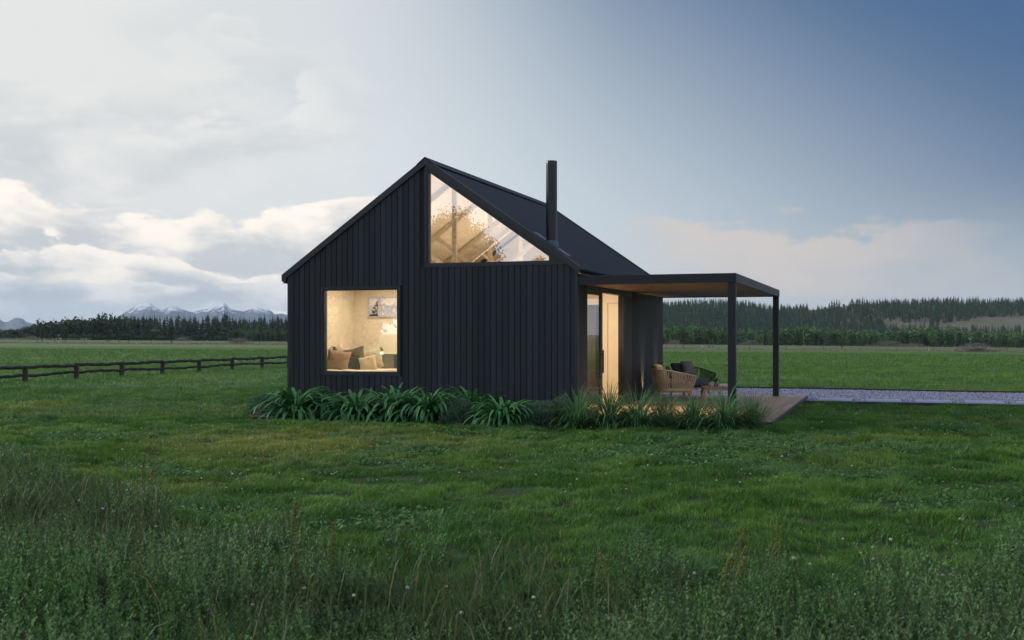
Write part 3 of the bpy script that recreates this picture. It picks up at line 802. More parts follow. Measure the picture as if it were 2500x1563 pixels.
bs = tag(empty('stand_in_cabinet', (5.42, 3.75, 0)), 'added dark cabinet standing in for dark curtain strips and reflections in the door glass', 'cabinet')  # added cabinet that darkens the right part of the door glass
b = MB(); b.box(-.20,.20,-.14,.16,0,2.2); b.build('body', M['wallwood'], bs)
for k in range(3):  # upright panels in stepped browns imitate the dark streaks in the glass
    b = MB(); b.box(-.195+k*.1315, -.195+k*.1315+.126, -.162, -.141, .04, 2.17); b.build('door', simple('dark streak panel', (.085-.02*k,.052-.012*k,.032-.007*k), .5, 0, .25, 5, (6,6,.6)), bs)
# ------------------------------------------------------------------ lamps of the house, and an added bounce fill in the loft
def light(name, typ, loc, e, col=(1,.72,.42), **kw):
    l = bpy.data.lights.new(name, typ); l.energy = e; l.color = col
    rot = kw.pop('rot', (0,0,0))
    for k, v_ in kw.items(): setattr(l, k, v_)
    o = bpy.data.objects.new(name, l); COL.objects.link(o); o.location = loc; o.rotation_euler = rot
    return o
light('bedroom_ceiling_lamp', 'AREA', (1.8, 1.35, 2.64), 112, (1,.82,.58), shape='RECTANGLE', size=2.2, size_y=1.2)
light('reading_lamp_light', 'POINT', (*at(930, 23.45), 1.14), 2.2, (1,.80,.52), shadow_soft_size=.05)
light('living_ceiling_lamp', 'AREA', (4.75, 5.2, 2.9), 115, (1,.82,.58), shape='RECTANGLE', size=1.6, size_y=3.5)
light('living_floor_lamp', 'POINT', (5.2, 2.0, 1.6), 60, (1,.80,.54), shadow_soft_size=.15)
light('loft_uplight', 'AREA', (4.5, 1.7, 2.62), 58, (1,.78,.50), shape='RECTANGLE', size=1.6, size_y=2.4, rot=(PI,0,0))
light('loft_uplight_left', 'AREA', (1.9, 1.5, 2.80), 45, (1,.78,.50), shape='RECTANGLE', size=2.0, size_y=2.0, rot=(PI,0,0))
light('loft_bounce_fill', 'AREA', (3.1, 5.2, 3.0), 60, (1,.78,.50), shape='RECTANGLE', size=2.0, size_y=3.0, rot=(PI,0,0))  # added fill without a fixture, stands in for bounce on the far gable
for y in (5.64, 7.2):
    light('wall_uplight', 'SPOT', (6.335, y, .05), 130, (1,.72,.44), spot_size=R(38), spot_blend=.7, shadow_soft_size=.02, rot=(PI, R(-9), 0))
light('soffit_downlight', 'SPOT', (7.3, 1.7, 2.47), 1250, (1,.74,.46), spot_size=R(88), spot_blend=.8, shadow_soft_size=.04)
light('soffit_downlight', 'SPOT', (7.1, 4.6, 2.47), 70, (1,.74,.46), spot_size=R(70), spot_blend=.8, shadow_soft_size=.04)
for nm, (x, y) in (('nearer', (7.3, 1.7)), ('farther', (7.1, 4.6))):
    b = MB(); b.lathe([(.045,0),(.045,-.006),(.035,-.008),(.035,-.003)], n=20)
    o = b.build('downlight', M['handle'], canopy, loc=(x, y, 2.4995), smooth=True)
    g = MB(); g.lathe([(.034,-.004),(.034,-.002)], n=16); g.build('lens', emit('lens', (1,.7,.4), 6), o)
# ================================================================== GROUND
def gridfaces(a, b):
    idx = np.arange(a*b).reshape(a, b)
    return np.stack([idx[:-1,:-1], idx[1:,:-1], idx[1:,1:], idx[:-1,1:]], -1).reshape(-1, 4)
rs = np.concatenate([np.linspace(.0, 60, 110), np.geomspace(61.5, 8000, 90)]); th = np.linspace(0, 2*PI, 241)
rr, tt = np.meshgrid(rs, th, indexing='ij'); gx, gy = CAMX + rr*np.cos(tt), CAMY + rr*np.sin(tt)
zz = terrain(gx, gy)
inside = ((gx > .3) & (gx < 9.7) & (gy > .3) & (gy < 8.2))
zz = np.where(inside, zz - .12, zz)
m, t, p_ = newmat('meadow ground')
P = t.pos()
n1 = t.noise(P, .16, 5, .6); n2 = t.noise(P, 1.6, 5, .65); n3 = t.noise(P, 9., 4, .7); n0 = t.noise(P, .035, 3)
c = t.mix(t.sstep(n2, .3, .7), (0.035,0.080,0.017), (0.074,0.142,0.035))
c = t.mix(t.math('MULTIPLY', t.sstep(n1, .4, .7), .5), c, (0.080,0.149,0.038))
c = t.mix(t.math('MULTIPLY', t.sstep(n3, .55, .75), .45), c, (0.134,0.213,0.075))
# far field: slightly paler and yellower
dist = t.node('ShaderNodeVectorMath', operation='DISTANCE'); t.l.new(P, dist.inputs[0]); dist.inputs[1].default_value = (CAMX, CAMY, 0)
far = t.sstep(dist.outputs['Value'], 60, 220)
c = t.mix(t.math('MULTIPLY', far, .45), c, (.075,.125,.045))
# dry strips across the field, at right angles to the viewing direction
dt = t.node('ShaderNodeVectorMath', operation='DOT_PRODUCT'); t.l.new(P, dt.inputs[0]); dt.inputs[1].default_value = (VX-.02, VY-.04, 0)
wob = t.math('MULTIPLY', t.math('SUBTRACT', t.noise(P, .03, 4), .5), 40.)
d = t.math('ADD', dt.outputs['Value'], wob)
def band(c, c0, w, col, k):
    f = t.sstep(t.math('ABSOLUTE', t.math('SUBTRACT', d, c0)), w*.5, w, 1., 0.)
    f = t.math('MULTIPLY', t.math('MULTIPLY', f, t.sstep(t.noise(P, .35, 6, .75), .28, .55)), k)
    return t.mix(f, c, col)
c = band(c, 152, 12, (.22,.18,.11), .6); c = band(c, 330, 30, (.20,.18,.10), .25); c = band(c, 230, 14, (.16,.15,.09), .4)
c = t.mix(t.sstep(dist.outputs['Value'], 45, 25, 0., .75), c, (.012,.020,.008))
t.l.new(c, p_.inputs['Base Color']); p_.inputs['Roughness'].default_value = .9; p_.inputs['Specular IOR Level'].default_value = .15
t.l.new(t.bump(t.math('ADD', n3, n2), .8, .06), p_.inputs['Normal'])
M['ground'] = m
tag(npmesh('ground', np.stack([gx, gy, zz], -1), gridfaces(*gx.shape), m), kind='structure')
# planting bed soil
M['soil'] = simple('dark bark mulch', (.022,.016,.011), .95, 0, .5, 18, bump=.7)
u = np.linspace(0, 1, 60); w = np.linspace(0, 1, 12); uu, ww = np.meshgrid(u, w, indexing='ij')
bx = -.55 + uu*10.1; fy = -1.45 + .12*np.sin(uu*9) - .15*uu; fy = fy * np.clip(np.minimum(uu, 1-uu)/.04, .3, 1)
by = fy*(1-ww) - .03*ww; 
tag(npmesh('planting_bed', np.stack([bx, by, terrain(bx, by)+.02+.03*np.sin(ww*PI)+.02*fbm(bx*8, by*8, 2)], -1), gridfaces(60, 12), M['soil']), kind='structure')

# ================================================================== LAWN
def infield(x, y):
    X, Y = camxy(x, y)
    return (Y > 3.5) & (np.abs(X) < Y*.50 + .6)
def lawn_free(x, y):
    return ~(((x > -.12) & (x < 9.85) & (y > -.12) & (y < 8.48)) | ((x > 2.9) & (y > 6.95) & (y < 13.05)) & ~((x < 9.8) & (y < 8.4)) |
             ((x > -.5) & (x < 9.45) & (y > -1.35) & (y < 0)))
def scatter(n, d0, d1, pw=1.0, edge=.50):
    # uniform in area within the wedge seen by the camera
    d = np.sqrt(rng.uniform(d0**2, d1**2, n)); X = rng.uniform(-edge, edge, n) * d
    return CAMX + X*UX + d*VX, CAMY + X*UY + d*VY, d
def weed_line(X):   # distance of the rough edge as a function of lateral position in the picture (px)
    px = 1250 + X*FPX
    base = np.interp(px, [-200, 0, 150, 300, 380, 500, 700, 1000, 1300, 1600, 2000, 2250, 2500, 2800], [13.4, 13.0, 12.0, 10.8, 9.6, 8.6, 8.1, 7.7, 7.6, 7.2, 6.7, 6.8, 7.3, 7.7])
    return base + .5*np.sin(px*.021) + .35*np.sin(px*.053+1)
def lawn_color(x, y, n):
    big = fbm(x*.28+40, y*.28+9, 3); mid = fbm(x*1.5, y*1.5, 3); cl = fbm(x*.55+91, y*.9+12, 4)
    g1 = np.array((0.051,0.141,0.022)); g2 = np.array((0.122,0.238,0.042)); yl = np.array((.235,.275,.062)); bl = np.array((0.077,0.168,0.056)); dry = np.array((.19,.18,.09))
    m = np.clip((mid-.35)*2.4 + rng.normal(0, .22, n), 0, 1)[:,None]
    c = g1*(1-m) + g2*m
    # yellowed patch in front of the bed, like in the photo
    yx, yy = at(760, 16.2); f = np.exp(-(((x-yx)/2.3)**2 + ((y-yy)/1.9)**2))
    f = np.clip(f*1.25 + np.clip(big-.56, 0, 1)*1.8, 0, 1.0) * (.6 + .7*mid)
    f = np.clip(f + rng.normal(0, .1, n)*(f > .1), 0, 1)[:,None]; c = c*(1-f) + yl*f
    k = np.clip((cl-.56)*7, 0, .8)[:,None]; c = c*(1-k) + bl*k
    dr = (rng.random(n) < .035 + .05*f[:,0])[:,None]; c = np.where(dr, dry*rng.uniform(.5,1.,(n,1)), c)
    return c * rng.uniform(.75, 1.25, (n,1))
def blades(n, d0, d1, h, w, name=None, two=True):
    x, y, d = scatter(n, d0, d1); ok = lawn_free(x, y)
    X, Y = camxy(x, y); ok &= ~((Y < weed_line(X/Y) - 1.2))
    x, y, d = x[ok], y[ok], d[ok]; n = len(x)
    gap = fbm(x*4.3+15, y*5.5+18, 3); kp = rng.random(n) < np.clip((gap-.34)*5.0, .12, 1); x, y, d = x[kp], y[kp], d[kp]; n = len(x)
    tuft = fbm(x*2.3+5, y*2.3+8, 3)*.6 + fbm(x*4.3+15, y*5.5+18, 3)*.4; t2 = fbm(x*.8, y*.8, 2)
    hh = h * rng.uniform(.55, 1.25, n) * (.22 + 2.1*np.clip((tuft-.28)*1.5, 0, 1)) * (.7+.6*t2)
    az = rng.uniform(0, 2*PI, n); ln = hh * rng.uniform(.1, .95, n)
    # common lean per clump
    ca = fbm(x*1.1+70, y*1.1, 2)*12; lx = np.cos(az)*ln + np.cos(ca)*hh*.35; ly = np.sin(az)*ln + np.sin(ca)*hh*.35
    sa = rng.uniform(0, PI, n); ww = w*rng.uniform(.6, 1.3, n)
    sx, sy = np.cos(sa)*ww/2, np.sin(sa)*ww/2
    z = terrain(x, y) - .004 + .09*np.clip(tuft-.42, 0, 1)
    c = lawn_color(x, y, n)
    B = np.stack([x, y, z], -1); S = np.stack([sx, sy, np.zeros(n)], -1); T = np.stack([lx, ly, hh], -1)
    if two:
        Mi = B + np.stack([lx*.35, ly*.35, hh*.62], -1)
        V = np.stack([B-S, B+S, Mi+S*.8, Mi-S*.8, B+T], 1)
        F = np.array([(0,1,2),(0,2,3),(3,2,4)]); k = 5
    else:
        V = np.stack([B-S, B+S, B+T], 1); F = np.array([(0,1,2)]); k = 3
    F = (F[None] + (np.arange(n)*k)[:,None,None]).reshape(-1, 3)
    C = np.repeat(c, k, 0)
    return V.reshape(-1,3), F, C
M['grass'] = leafmat('lawn grass', .55, .28, .22)
parts = [blades(300000, 6.5, 13.5, .055, .0065), blades(420000, 13.5, 21, .060, .009), blades(330000, 21, 33, .065, .014, two=False), blades(230000, 33, 62, .075, .026, two=False), blades(170000, 62, 130, .11, .06, two=False)]
def merge(parts):
    n = 0; V = []; F = []; C = []
    for v, f, c in parts: V.append(v); F.append(f+n); C.append(c); n += len(v)
    return np.concatenate(V), np.concatenate(F), np.concatenate(C)
v, f, c = merge(parts)
tag(npmesh('lawn_grass', v, f, M['grass'], c), 'short green lawn grass covering the ground around the cabin', 'grass', kind='stuff')
# clover leaves and flowers in the lawn
def clover(n):
    x, y, d = scatter(n, 6.5, 24); k = fbm(x*.55+91, y*.9+12, 4); ok = lawn_free(x, y) & (k + rng.normal(0, .08, n) > .665)
    X, Y = camxy(x, y); ok &= Y > weed_line(X/Y)-.8
    x, y = x[ok], y[ok]; n = len(x); r = rng.uniform(.010, .022, n); z = terrain(x, y) + rng.uniform(.02, .055, n)
    a0 = rng.uniform(0, 6.28, n); V = []; tilt = rng.normal(0, .45, (n, 2))
    for j in range(6):
        a = a0 + j*PI/3; dx, dy = np.cos(a)*r, np.sin(a)*r
        V.append(np.stack([x+dx, y+dy, z + dx*tilt[:,0] + dy*tilt[:,1]], -1))
    V = np.stack(V, 1); F = np.array([(0,1,2,3),(0,3,4,5)]); F = (F[None] + (np.arange(n)*6)[:,None,None]).reshape(-1,4)
    C = np.repeat(np.array((.062,.150,.034))*rng.uniform(.6, 1.4, (n,1)), 6, 0)
    return V.reshape(-1,3), F, C
v, f, c = clover(150000)
M['clover'] = leafmat('clover leaves', .6, .2, .25)
tag(npmesh('clover_leaves', v, f, M['clover'], c), 'patches of small round clover leaves in the lawn', 'clover', kind='stuff')
def blobs(x, y, z, r, col, sq=.8):
    n = len(x); ic = []
    for zz_, rr_, m_ in ((1,0,1), (.5,.87,5), (-.5,.87,5), (-1,0,1)):
        for k in range(m_): ic.append((rr_*math.cos(2*PI*k/m_+(zz_<0)*.6), rr_*math.sin(2*PI*k/m_+(zz_<0)*.6), zz_*sq))
    ic = np.array(ic); F = []
    for k in range(5):
        a, b_ = 1+k, 1+(k+1)%5; c_, d_ = 6+k, 6+(k+1)%5
        F += [(0,a,b_), (a,c_,b_), (b_,c_,d_), (11,d_,c_)]
    V = ic[None]*r[:,None,None]*rng.uniform(.75,1.25,(n,12,1)) + np.stack([x,y,z],-1)[:,None]
    F = (np.array(F)[None] + (np.arange(n)*12)[:,None,None]).reshape(-1,3)
    return V.reshape(-1,3), F, np.repeat(col, 12, 0)
x, y, d = scatter(900, 5.0, 26); ok = lawn_free(x, y); kk = fbm(x*.5+3, y*.5+20, 3)
ok &= (kk + rng.normal(0,.08,900) > .50); x, y = x[ok], y[ok]; n = len(x)
X, Y = camxy(x, y); zf_ = np.where(Y < weed_line(X/Y), rng.uniform(.12, .30, n), rng.uniform(.05, .08, n))
v, f, c = blobs(x, y, terrain(x, y)+zf_, rng.uniform(.008, .014, n), np.ones((n,3))*np.array((.50,.50,.44))*rng.uniform(.6,1,(n,1)))
tag(npmesh('clover_flowers', v, f, leafmat('clover blossom', .8, .1, .2), c), 'tiny white clover blossoms dotted through the grass', 'flowers', kind='stuff')

# ================================================================== ROUGH FOREGROUND WEEDS
def weeds(n, leaves=30):
    x, y, d = scatter(n, 4.2, 14.5, edge=.52); X, Y = camxy(x, y); wl = weed_line(X/Y)
    dens = fbm(x*1.3+9, y*1.3+2, 3)
    ok = (Y < wl + rng.normal(0, .35, n)) & (dens > .30 + rng.uniform(0, .22, n)); x, y, Y, wl = x[ok], y[ok], Y[ok], wl[ok]; n = len(x)
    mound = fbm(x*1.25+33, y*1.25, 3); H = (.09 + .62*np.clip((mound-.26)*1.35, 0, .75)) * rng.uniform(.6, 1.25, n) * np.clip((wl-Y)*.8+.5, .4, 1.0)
    az = rng.uniform(0, 2*PI, n); ln = H*rng.uniform(0, .45, n); tx, ty = np.cos(az)*ln, np.sin(az)*ln
    z0 = terrain(x, y)
    kind = fbm(x*.8+60, y*.8+60, 3)
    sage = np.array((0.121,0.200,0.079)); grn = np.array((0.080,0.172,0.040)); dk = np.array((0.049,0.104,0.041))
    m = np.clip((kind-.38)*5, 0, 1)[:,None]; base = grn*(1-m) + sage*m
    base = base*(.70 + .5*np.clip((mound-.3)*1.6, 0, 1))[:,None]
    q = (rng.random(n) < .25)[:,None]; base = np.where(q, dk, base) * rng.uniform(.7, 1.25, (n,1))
    # stems
    S = np.stack([np.full(n, .0022), np.zeros(n), np.zeros(n)], -1); B = np.stack([x,y,z0],-1); T = B + np.stack([tx,ty,H],-1)
    stem = (np.stack([B-S, B+S, T], 1).reshape(-1,3), (np.array([(0,1,2)])[None] + (np.arange(n)*3)[:,None,None]).reshape(-1,3), np.repeat(base*.7, 3, 0))
    # leaves: kites pointing up and out
    t = rng.uniform(.18, 1.04, (n, leaves)); a = rng.uniform(0, 2*PI, (n, leaves))
    L = .030*(1.25-t)*rng.uniform(.6, 1.4, (n, leaves)) + .008; el = rng.uniform(.3, 1.25, (n, leaves))
    root = B[:,None] + (T-B)[:,None]*t[...,None] * np.stack([t, t, np.ones_like(t)], -1)**.5
    dirv = np.stack([np.cos(a)*np.cos(el), np.sin(a)*np.cos(el), np.sin(el)], -1); side = np.stack([-np.sin(a), np.cos(a), rng.normal(0,.3,a.shape)], -1)
    w = L*.36; tip = root + dirv*L[...,None]; mid = root + dirv*(L*.55)[...,None]
    V = np.stack([root, mid+side*w[...,None]*.5, tip, mid-side*w[...,None]*.5], 2).reshape(-1,3)
    F = (np.array([(0,1,2),(0,2,3)])[None] + (np.arange(n*leaves)*4)[:,None,None]).reshape(-1,3)
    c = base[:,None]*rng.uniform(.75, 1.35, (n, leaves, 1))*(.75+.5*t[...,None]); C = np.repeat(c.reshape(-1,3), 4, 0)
    return merge([stem, (V, F, C)])
M['weed'] = leafmat('meadow weeds', .6, .25, .2)
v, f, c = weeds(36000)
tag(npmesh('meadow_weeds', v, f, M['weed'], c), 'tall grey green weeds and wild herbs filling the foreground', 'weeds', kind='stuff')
def tallgrass(n):
    x, y, d = scatter(n, 4.2, 14.6, edge=.52); X, Y = camxy(x, y); wl = weed_line(X/Y)
    cl = fbm(x*1.1+21, y*1.1+77, 3); ok = (Y < wl + .3 + rng.normal(0, .5, n)) & (cl > .36 + rng.uniform(0,.2,n)); x, y, Y, wl = x[ok], y[ok], Y[ok], wl[ok]; n = len(x)
    H = rng.uniform(.14, .42, n)*np.clip((wl-Y)*.5+.6, .45, 1.05); az = rng.uniform(0, 2*PI, n); r = H*rng.uniform(.1, .8, n)
    B = np.stack([x,y,terrain(x,y)],-1); D = np.stack([np.cos(az)*r, np.sin(az)*r, H], -1); M1 = B + D*np.array((.2,.2,.5)); M2 = B + D*np.array((.55,.55,.85))
    sa = rng.uniform(0, PI, n); S = np.stack([np.cos(sa), np.sin(sa), np.zeros(n)], -1)*(.0030*rng.uniform(.6,1.4,n))[:,None]
    V = np.stack([B-S, B+S, M1+S, M1-S, M2+S*.7, M2-S*.7, B+D], 1).reshape(-1,3)
    F = np.array([(0,1,2),(0,2,3),(3,2,4),(3,4,5),(5,4,6)]); F = (F[None] + (np.arange(n)*7)[:,None,None]).reshape(-1,3)
    m = rng.random((n,1)); c = np.array((.032,.065,.022))*(1-m) + np.array((.085,.125,.05))*m
    dr = (rng.random(n) < .04)[:,None]; c = np.where(dr, np.array((.22,.20,.10)), c)
    return V, F, np.repeat(c, 7, 0)
v, f, c = tallgrass(34000)
tag(npmesh('meadow_grass', v, f, M['grass'], c), 'long unmown grass blades mixed with the foreground weeds', 'grass', kind='stuff')
# ochre dock spikes: things one could count
M['dock'] = leafmat('dock seed head', .7, .2, .2)
def dock_spike(n=240, H=.55, hue=0):
    b = []
    t = rng.random(n)**.8; z = .12 + (H-.12)*t; r = .020*(1.1-t)*rng.uniform(.3,1.3,n) + .004; a = rng.uniform(0,6.28,n)
    v, f, c = blobs(np.cos(a)*r + .06*t*t, np.sin(a)*r, z, rng.uniform(.004,.0075,n), (np.array((.20,.22,.05))*(1-hue)+np.array((.12,.13,.035))*hue)[None]*rng.uniform(.6,1.3,(n,1)))
    s, sf, sc = blobs(np.zeros(1), np.zeros(1), np.array([H/2]), np.array([.003]), np.array([[.09,.10,.04]]), 1); s[:,2] = (s[:,2]-H/2)*(H/2/.0024)*.8 + H/2
    l, lf, lc = strap_leaves(9, (0,0,0), .22, .035, .1, .1, segs=4, colA=(.03,.06,.02), colB=(.07,.11,.03), elev=(40,80))
    lf = np.concatenate([lf[:,[0,1,2]], lf[:,[0,2,3]]]); return merge([(v,f,c),(s,sf,sc),(l,lf,lc)])
spk = [(45,1180,12.3),(75,1230,11.6),(360,1270,10.2),(345,1215,10.9),(355,1450,7.2),(345,1490,6.6),(372,1480,6.7),(725,1500,6.7),(795,1510,6.6),(715,1490,7.0),(1760,1520,6.4),(1500,1540,6.3),(1905,1380,7.4),(1785,1440,7.0),(20,1300,10.3),(1800,1410,7.2),(1780,1545,6.1)]
docks = []
for k in range(5):
    v, f, c = dock_spike(H=.42+.06*k, hue=.2*k)
    docks.append((v, f, c))
dm = []
for k, (v, f, c) in enumerate(docks):
    o = npmesh('dock_plant', v, f, M['dock'], c); dm.append(o)
for i, (px_, _, dd) in enumerate(spk):
    src = dm[i % 5]
    if i < 5: o = src
    else: o = src.copy(); COL.objects.link(o)
    x, y = at(px_, dd); o.location = (x, y, gz(x, y)-.02); o.rotation_euler = (random.uniform(-.15,.15), random.uniform(-.15,.15), random.uniform(0, 6.28)); s = random.uniform(.65, .95); o.scale = (s, s, s)
    tag(o, 'ochre seeding dock spike standing among the foreground weeds', 'wild plant', 'ochre dock spikes in the foreground weeds')

# ================================================================== PLANTS IN THE BED
M['strap'] = leafmat('glossy strap leaves', .5, .2, .28)
bedp = [(640, 21.9, .30, .40, 'shrub', None), 
 (722, 21.15, .80, 1.0, 'strap', 'tallest strap leaved plant at the left corner of the cabin wall'),
 (800, 21.2, .58, .75, 'strap', 'low strap leaved plant just right of the tall corner plant, below the square window'),
 (868, 20.6, .66, .85, 'strap', 'strap leaved plant below the right half of the square window'),
 (962, 20.55, .78, .95, 'strap', 'large strap leaved plant just right of the square window'),
 (1045, 20.25, .80, .95, 'strap', 'broad strap leaved plant left of the middle grey shrub'),
 (1155, 20.9, .70, .85, 'strap', 'strap leaved plant close to the wall behind the middle grey shrub'),
 (1228, 19.35, .66, .80, 'strap', 'rightmost strap leaved plant beside the grey shrub near the cabin corner')]
for i, (px_, dd, hh, ww, kd, lab) in enumerate(bedp):
    if kd != 'strap': continue
    x, y = at(px_, dd)
    v1 = strap_leaves(150, (0,0,0), hh*1.25, .080, 0, 0, segs=9, fold=.35, colA=(0.033,0.122,0.042), colB=(0.091,0.259,0.083), base_r=.16, elev=(38,88), droop=(.75,1.45))
    v2 = strap_leaves(60, (0,0,0), hh*.95, .082, 0, 0, segs=8, fold=.35, colA=(0.033,0.122,0.044), colB=(0.114,0.290,0.098), base_r=.26, elev=(8,50), droop=(.5,1.1))
    v, f, c = merge([v1, v2]); o = npmesh('strap_leaved_plant', v, f, M['strap'], c)
    o.location = (x, y, gz(x, y)+.02); tag(o, lab, 'plant', 'strap leaved plants along the cabin wall')
# extra fill plants behind the row
for i, (px_, dd, hh) in enumerate(((770, 21.9, .66), (905, 21.3, .62), (1000, 21.1, .66), (1085, 20.9, .60))):
    x, y = at(px_, dd)
    v, f, c = strap_leaves(80, (0,0,0), hh*1.25, .078, 0, 0, segs=8, fold=.35, colA=(0.033,0.118,0.042), colB=(0.084,0.220,0.075), base_r=.14, elev=(35,88), droop=(.7,1.4))
    o = npmesh('strap_leaved_plant', v, f, M['strap'], c); o.location = (x, y, gz(x, y)+.02)
    tag(o, ['smaller strap leaved plant in the back row against the wall under the window left half', 'smaller strap leaved plant in the back row under the window right edge', 'smaller strap leaved plant in the back row between the two broadest plants', 'smaller strap leaved plant in the back row left of the wall side grey shrub'][i], 'plant', 'strap leaved plants along the cabin wall')
def shrub(px_, dd, rad, h, lab, colr=(0.061,0.115,0.074)):
    x, y = at(px_, dd); n = 5200
    u = rng.normal(0, 1, (n,3)); u /= np.linalg.norm(u, axis=1)[:,None]; u[:,2] = np.abs(u[:,2]); rr_ = rng.uniform(.35, 1, n)**.5
    lump = .8 + .4*fbm(u[:,0]*2.2+px_, u[:,1]*2.2+u[:,2]*2, 3); Pn = u*(rr_*lump)[:,None]*np.array((rad, rad, h))
    d_ = u + rng.normal(0,.45,(n,3)) + np.array((0,0,.6)); d_ /= np.linalg.norm(d_,axis=1)[:,None]
    s_ = np.cross(d_, rng.normal(0,1,(n,3))); s_ /= np.linalg.norm(s_,axis=1)[:,None]; L = rng.uniform(.02,.05,n)[:,None]; w_ = L*.16
    V = np.stack([Pn - s_*w_, Pn + s_*w_, Pn + d_*L], 1).reshape(-1,3); F = np.arange(n*3).reshape(-1,3)
    C = np.repeat(np.array(colr)*rng.uniform(.5,1.9,(n,1)), 3, 0)
    # stems
    root = tag(empty('shrub', (x, y, gz(x,y)+.02)), lab, 'shrub', 'fine leaved grey shrubs in the bed')
    npmesh('foliage', V, F, M['weed'], C, root)
    b = MB()
    for k in range(16):
        a = random.uniform(0,6.28); r = random.uniform(.3,.8)
        b.tube([(0,0,0),(math.cos(a)*rad*r*.4, math.sin(a)*rad*r*.4, h*.5),(math.cos(a)*rad*r, math.sin(a)*rad*r, h*.85)], .004, 4)
    b.build('stem', M['wallwood'], root)
shrub(642, 21.75, .34, .42, 'low fine leaved shrub at the far left end of the bed beyond the cabin corner')
shrub(1122, 19.7, .42, .45, 'dark fine leaved shrub in the middle of the bed between strap leaved plants')
shrub(1318, 19.15, .40, .46, 'rounded grey green shrub just left of the first ornamental grass clump')
shrub(1275, 19.6, .30, .36, 'small grey shrub tucked behind between the last strap plant and the rounded shrub')
shrub(1375, 19.2, .30, .52, 'grey green shrub partly hidden by the first ornamental grass clump')
M['orn'] = leafmat('ornamental grass', .45, .3, .35)
clumps = [(1412, 18.85, .88, 0, 'leftmost ornamental grass clump at the cabin corner'), (1488, 18.75, .92, 0, 'ornamental grass clump in front of the open doorway'),
 (1556, 18.6, .90, 0, 'ornamental grass clump in front of the dark side wall'), (1622, 18.5, .74, 1, 'finer bushy grass clump in front of the tan armchair'),
 (1694, 18.4, .86, 0, 'ornamental grass clump left of the near canopy post'), (1768, 18.3, .92, 0, 'ornamental grass clump at the foot of the near canopy post'), (1838, 18.35, .70, 1, 'rightmost fine bushy grass clump by the deck corner')]
clumps += [(1450, 19.2, .32, 1, 'low fine grass tuft behind the first two ornamental clumps'), (1520, 19.05, .32, 1, 'low fine grass tuft behind and between the doorway clump and the next'), (1588, 18.9, .32, 1, 'low fine grass tuft just left of the bushy clump by the armchair'), (1658, 18.8, .32, 1, 'low fine grass tuft just right of the bushy clump by the armchair'), (1730, 18.7, .30, 1, 'low fine grass tuft just left of the near canopy post'), (1803, 18.6, .30, 1, 'low fine grass tuft just right of the near canopy post')]
for px_, dd, hh, fine, lab in clumps:
    x, y = at(px_, dd)
    if not fine:
        v1 = strap_leaves(190, (0,0,0), hh*1.05, .015, 0, 0, segs=9, fold=.3, colA=(0.041,0.119,0.041), colB=(0.135,0.284,0.101), base_r=.13, elev=(48,90), droop=(.35,1.35))
        v2 = strap_leaves(100, (0,0,0), hh*.8, .017, 0, 0, segs=8, fold=.3, colA=(0.041,0.119,0.041), colB=(0.121,0.257,0.088), base_r=.15, elev=(15,60), droop=(.5,1.1))
        v, f, c = merge([v1, v2])
    else:
        v, f, c = strap_leaves(560, (0,0,0), hh, .0060, 0, 0, segs=6, fold=.2, colA=(0.041,0.108,0.038), colB=(0.115,0.223,0.081), base_r=.12, elev=(25,90), droop=(.05,.5))
    o = npmesh('ornamental_plant', v, f, M['orn'], c); o.location = (x, y, gz(x, y)+.02); tag(o, lab, 'plant', 'ornamental grassy plants in front of the deck')

# ================================================================== RAIL FENCE ON THE LEFT
M['fence'] = simple('dark weathered timber', (.017,.016,.016), .85, 0, .35, 5, (1,1,1), bump=.6)
M['fence_post'] = simple('dark brown fence post', (.040,.031,.026), .85, 0, .35, 5, (2,2,.5), bump=.6)
fp = [(-80, 35.0), (61.6, 37.0), (186.6, 39.6), (297.6, 42.0), (396.7, 44.6), (486.3, 47.4), (567, 50.0), (640, 52.2), (704.5, 54.8), (770, 57.5), (830, 60)]
fpos = [at(a, d) for a, d in fp]
fence = tag(empty('rail_fence', (*fpos[0], gz(*fpos[0]))), 'low dark post and rail timber fence running across the pasture at left', 'fence')
o0 = fence.location
for i, (x, y) in enumerate(fpos):
    z = gz(x, y); b = MB(); a = .085
    b.cube8([(-a,-a*.7,-.2),(a,-a*.7,-.2),(a,a*.7,-.2),(-a,a*.7,-.2),(-a*.95,-a*.65,.475),(a*.95,-a*.65,.49),(a*.95,a*.65,.49),(-a*.95,a*.65,.475)])
    p = b.build('post', M['fence_post'], fence, loc=(x-o0[0], y-o0[1], z-o0[2]), rz=R(28), bevel=.01)
for i in range(len(fpos)-1):
    for lev, rad in ((.50, .060), (.235, .052)):
        b = MB(); (x0, y0), (x1, y1) = fpos[i], fpos[i+1]; pts = []; rads = []
        ov = .0 if lev < .4 else .02
        n = 26
        for k in range(n+1):
            t_ = -ov + (1+2*ov)*k/n
            x = x0+(x1-x0)*t_; y = y0+(y1-y0)*t_; z = gz(x, y) + lev + .02*math.sin(t_*5+i*1.7+lev*9) + .008*math.sin(t_*23+i)
            pts.append((x-o0[0], y-o0[1] - .0, z-o0[2])); rads.append(rad*(1+.10*math.sin(t_*31+i*2)+.08*math.sin(t_*57+i)))
        b.tube(pts, rads, 8); b.build('rail', M['fence'], fence, smooth=True)

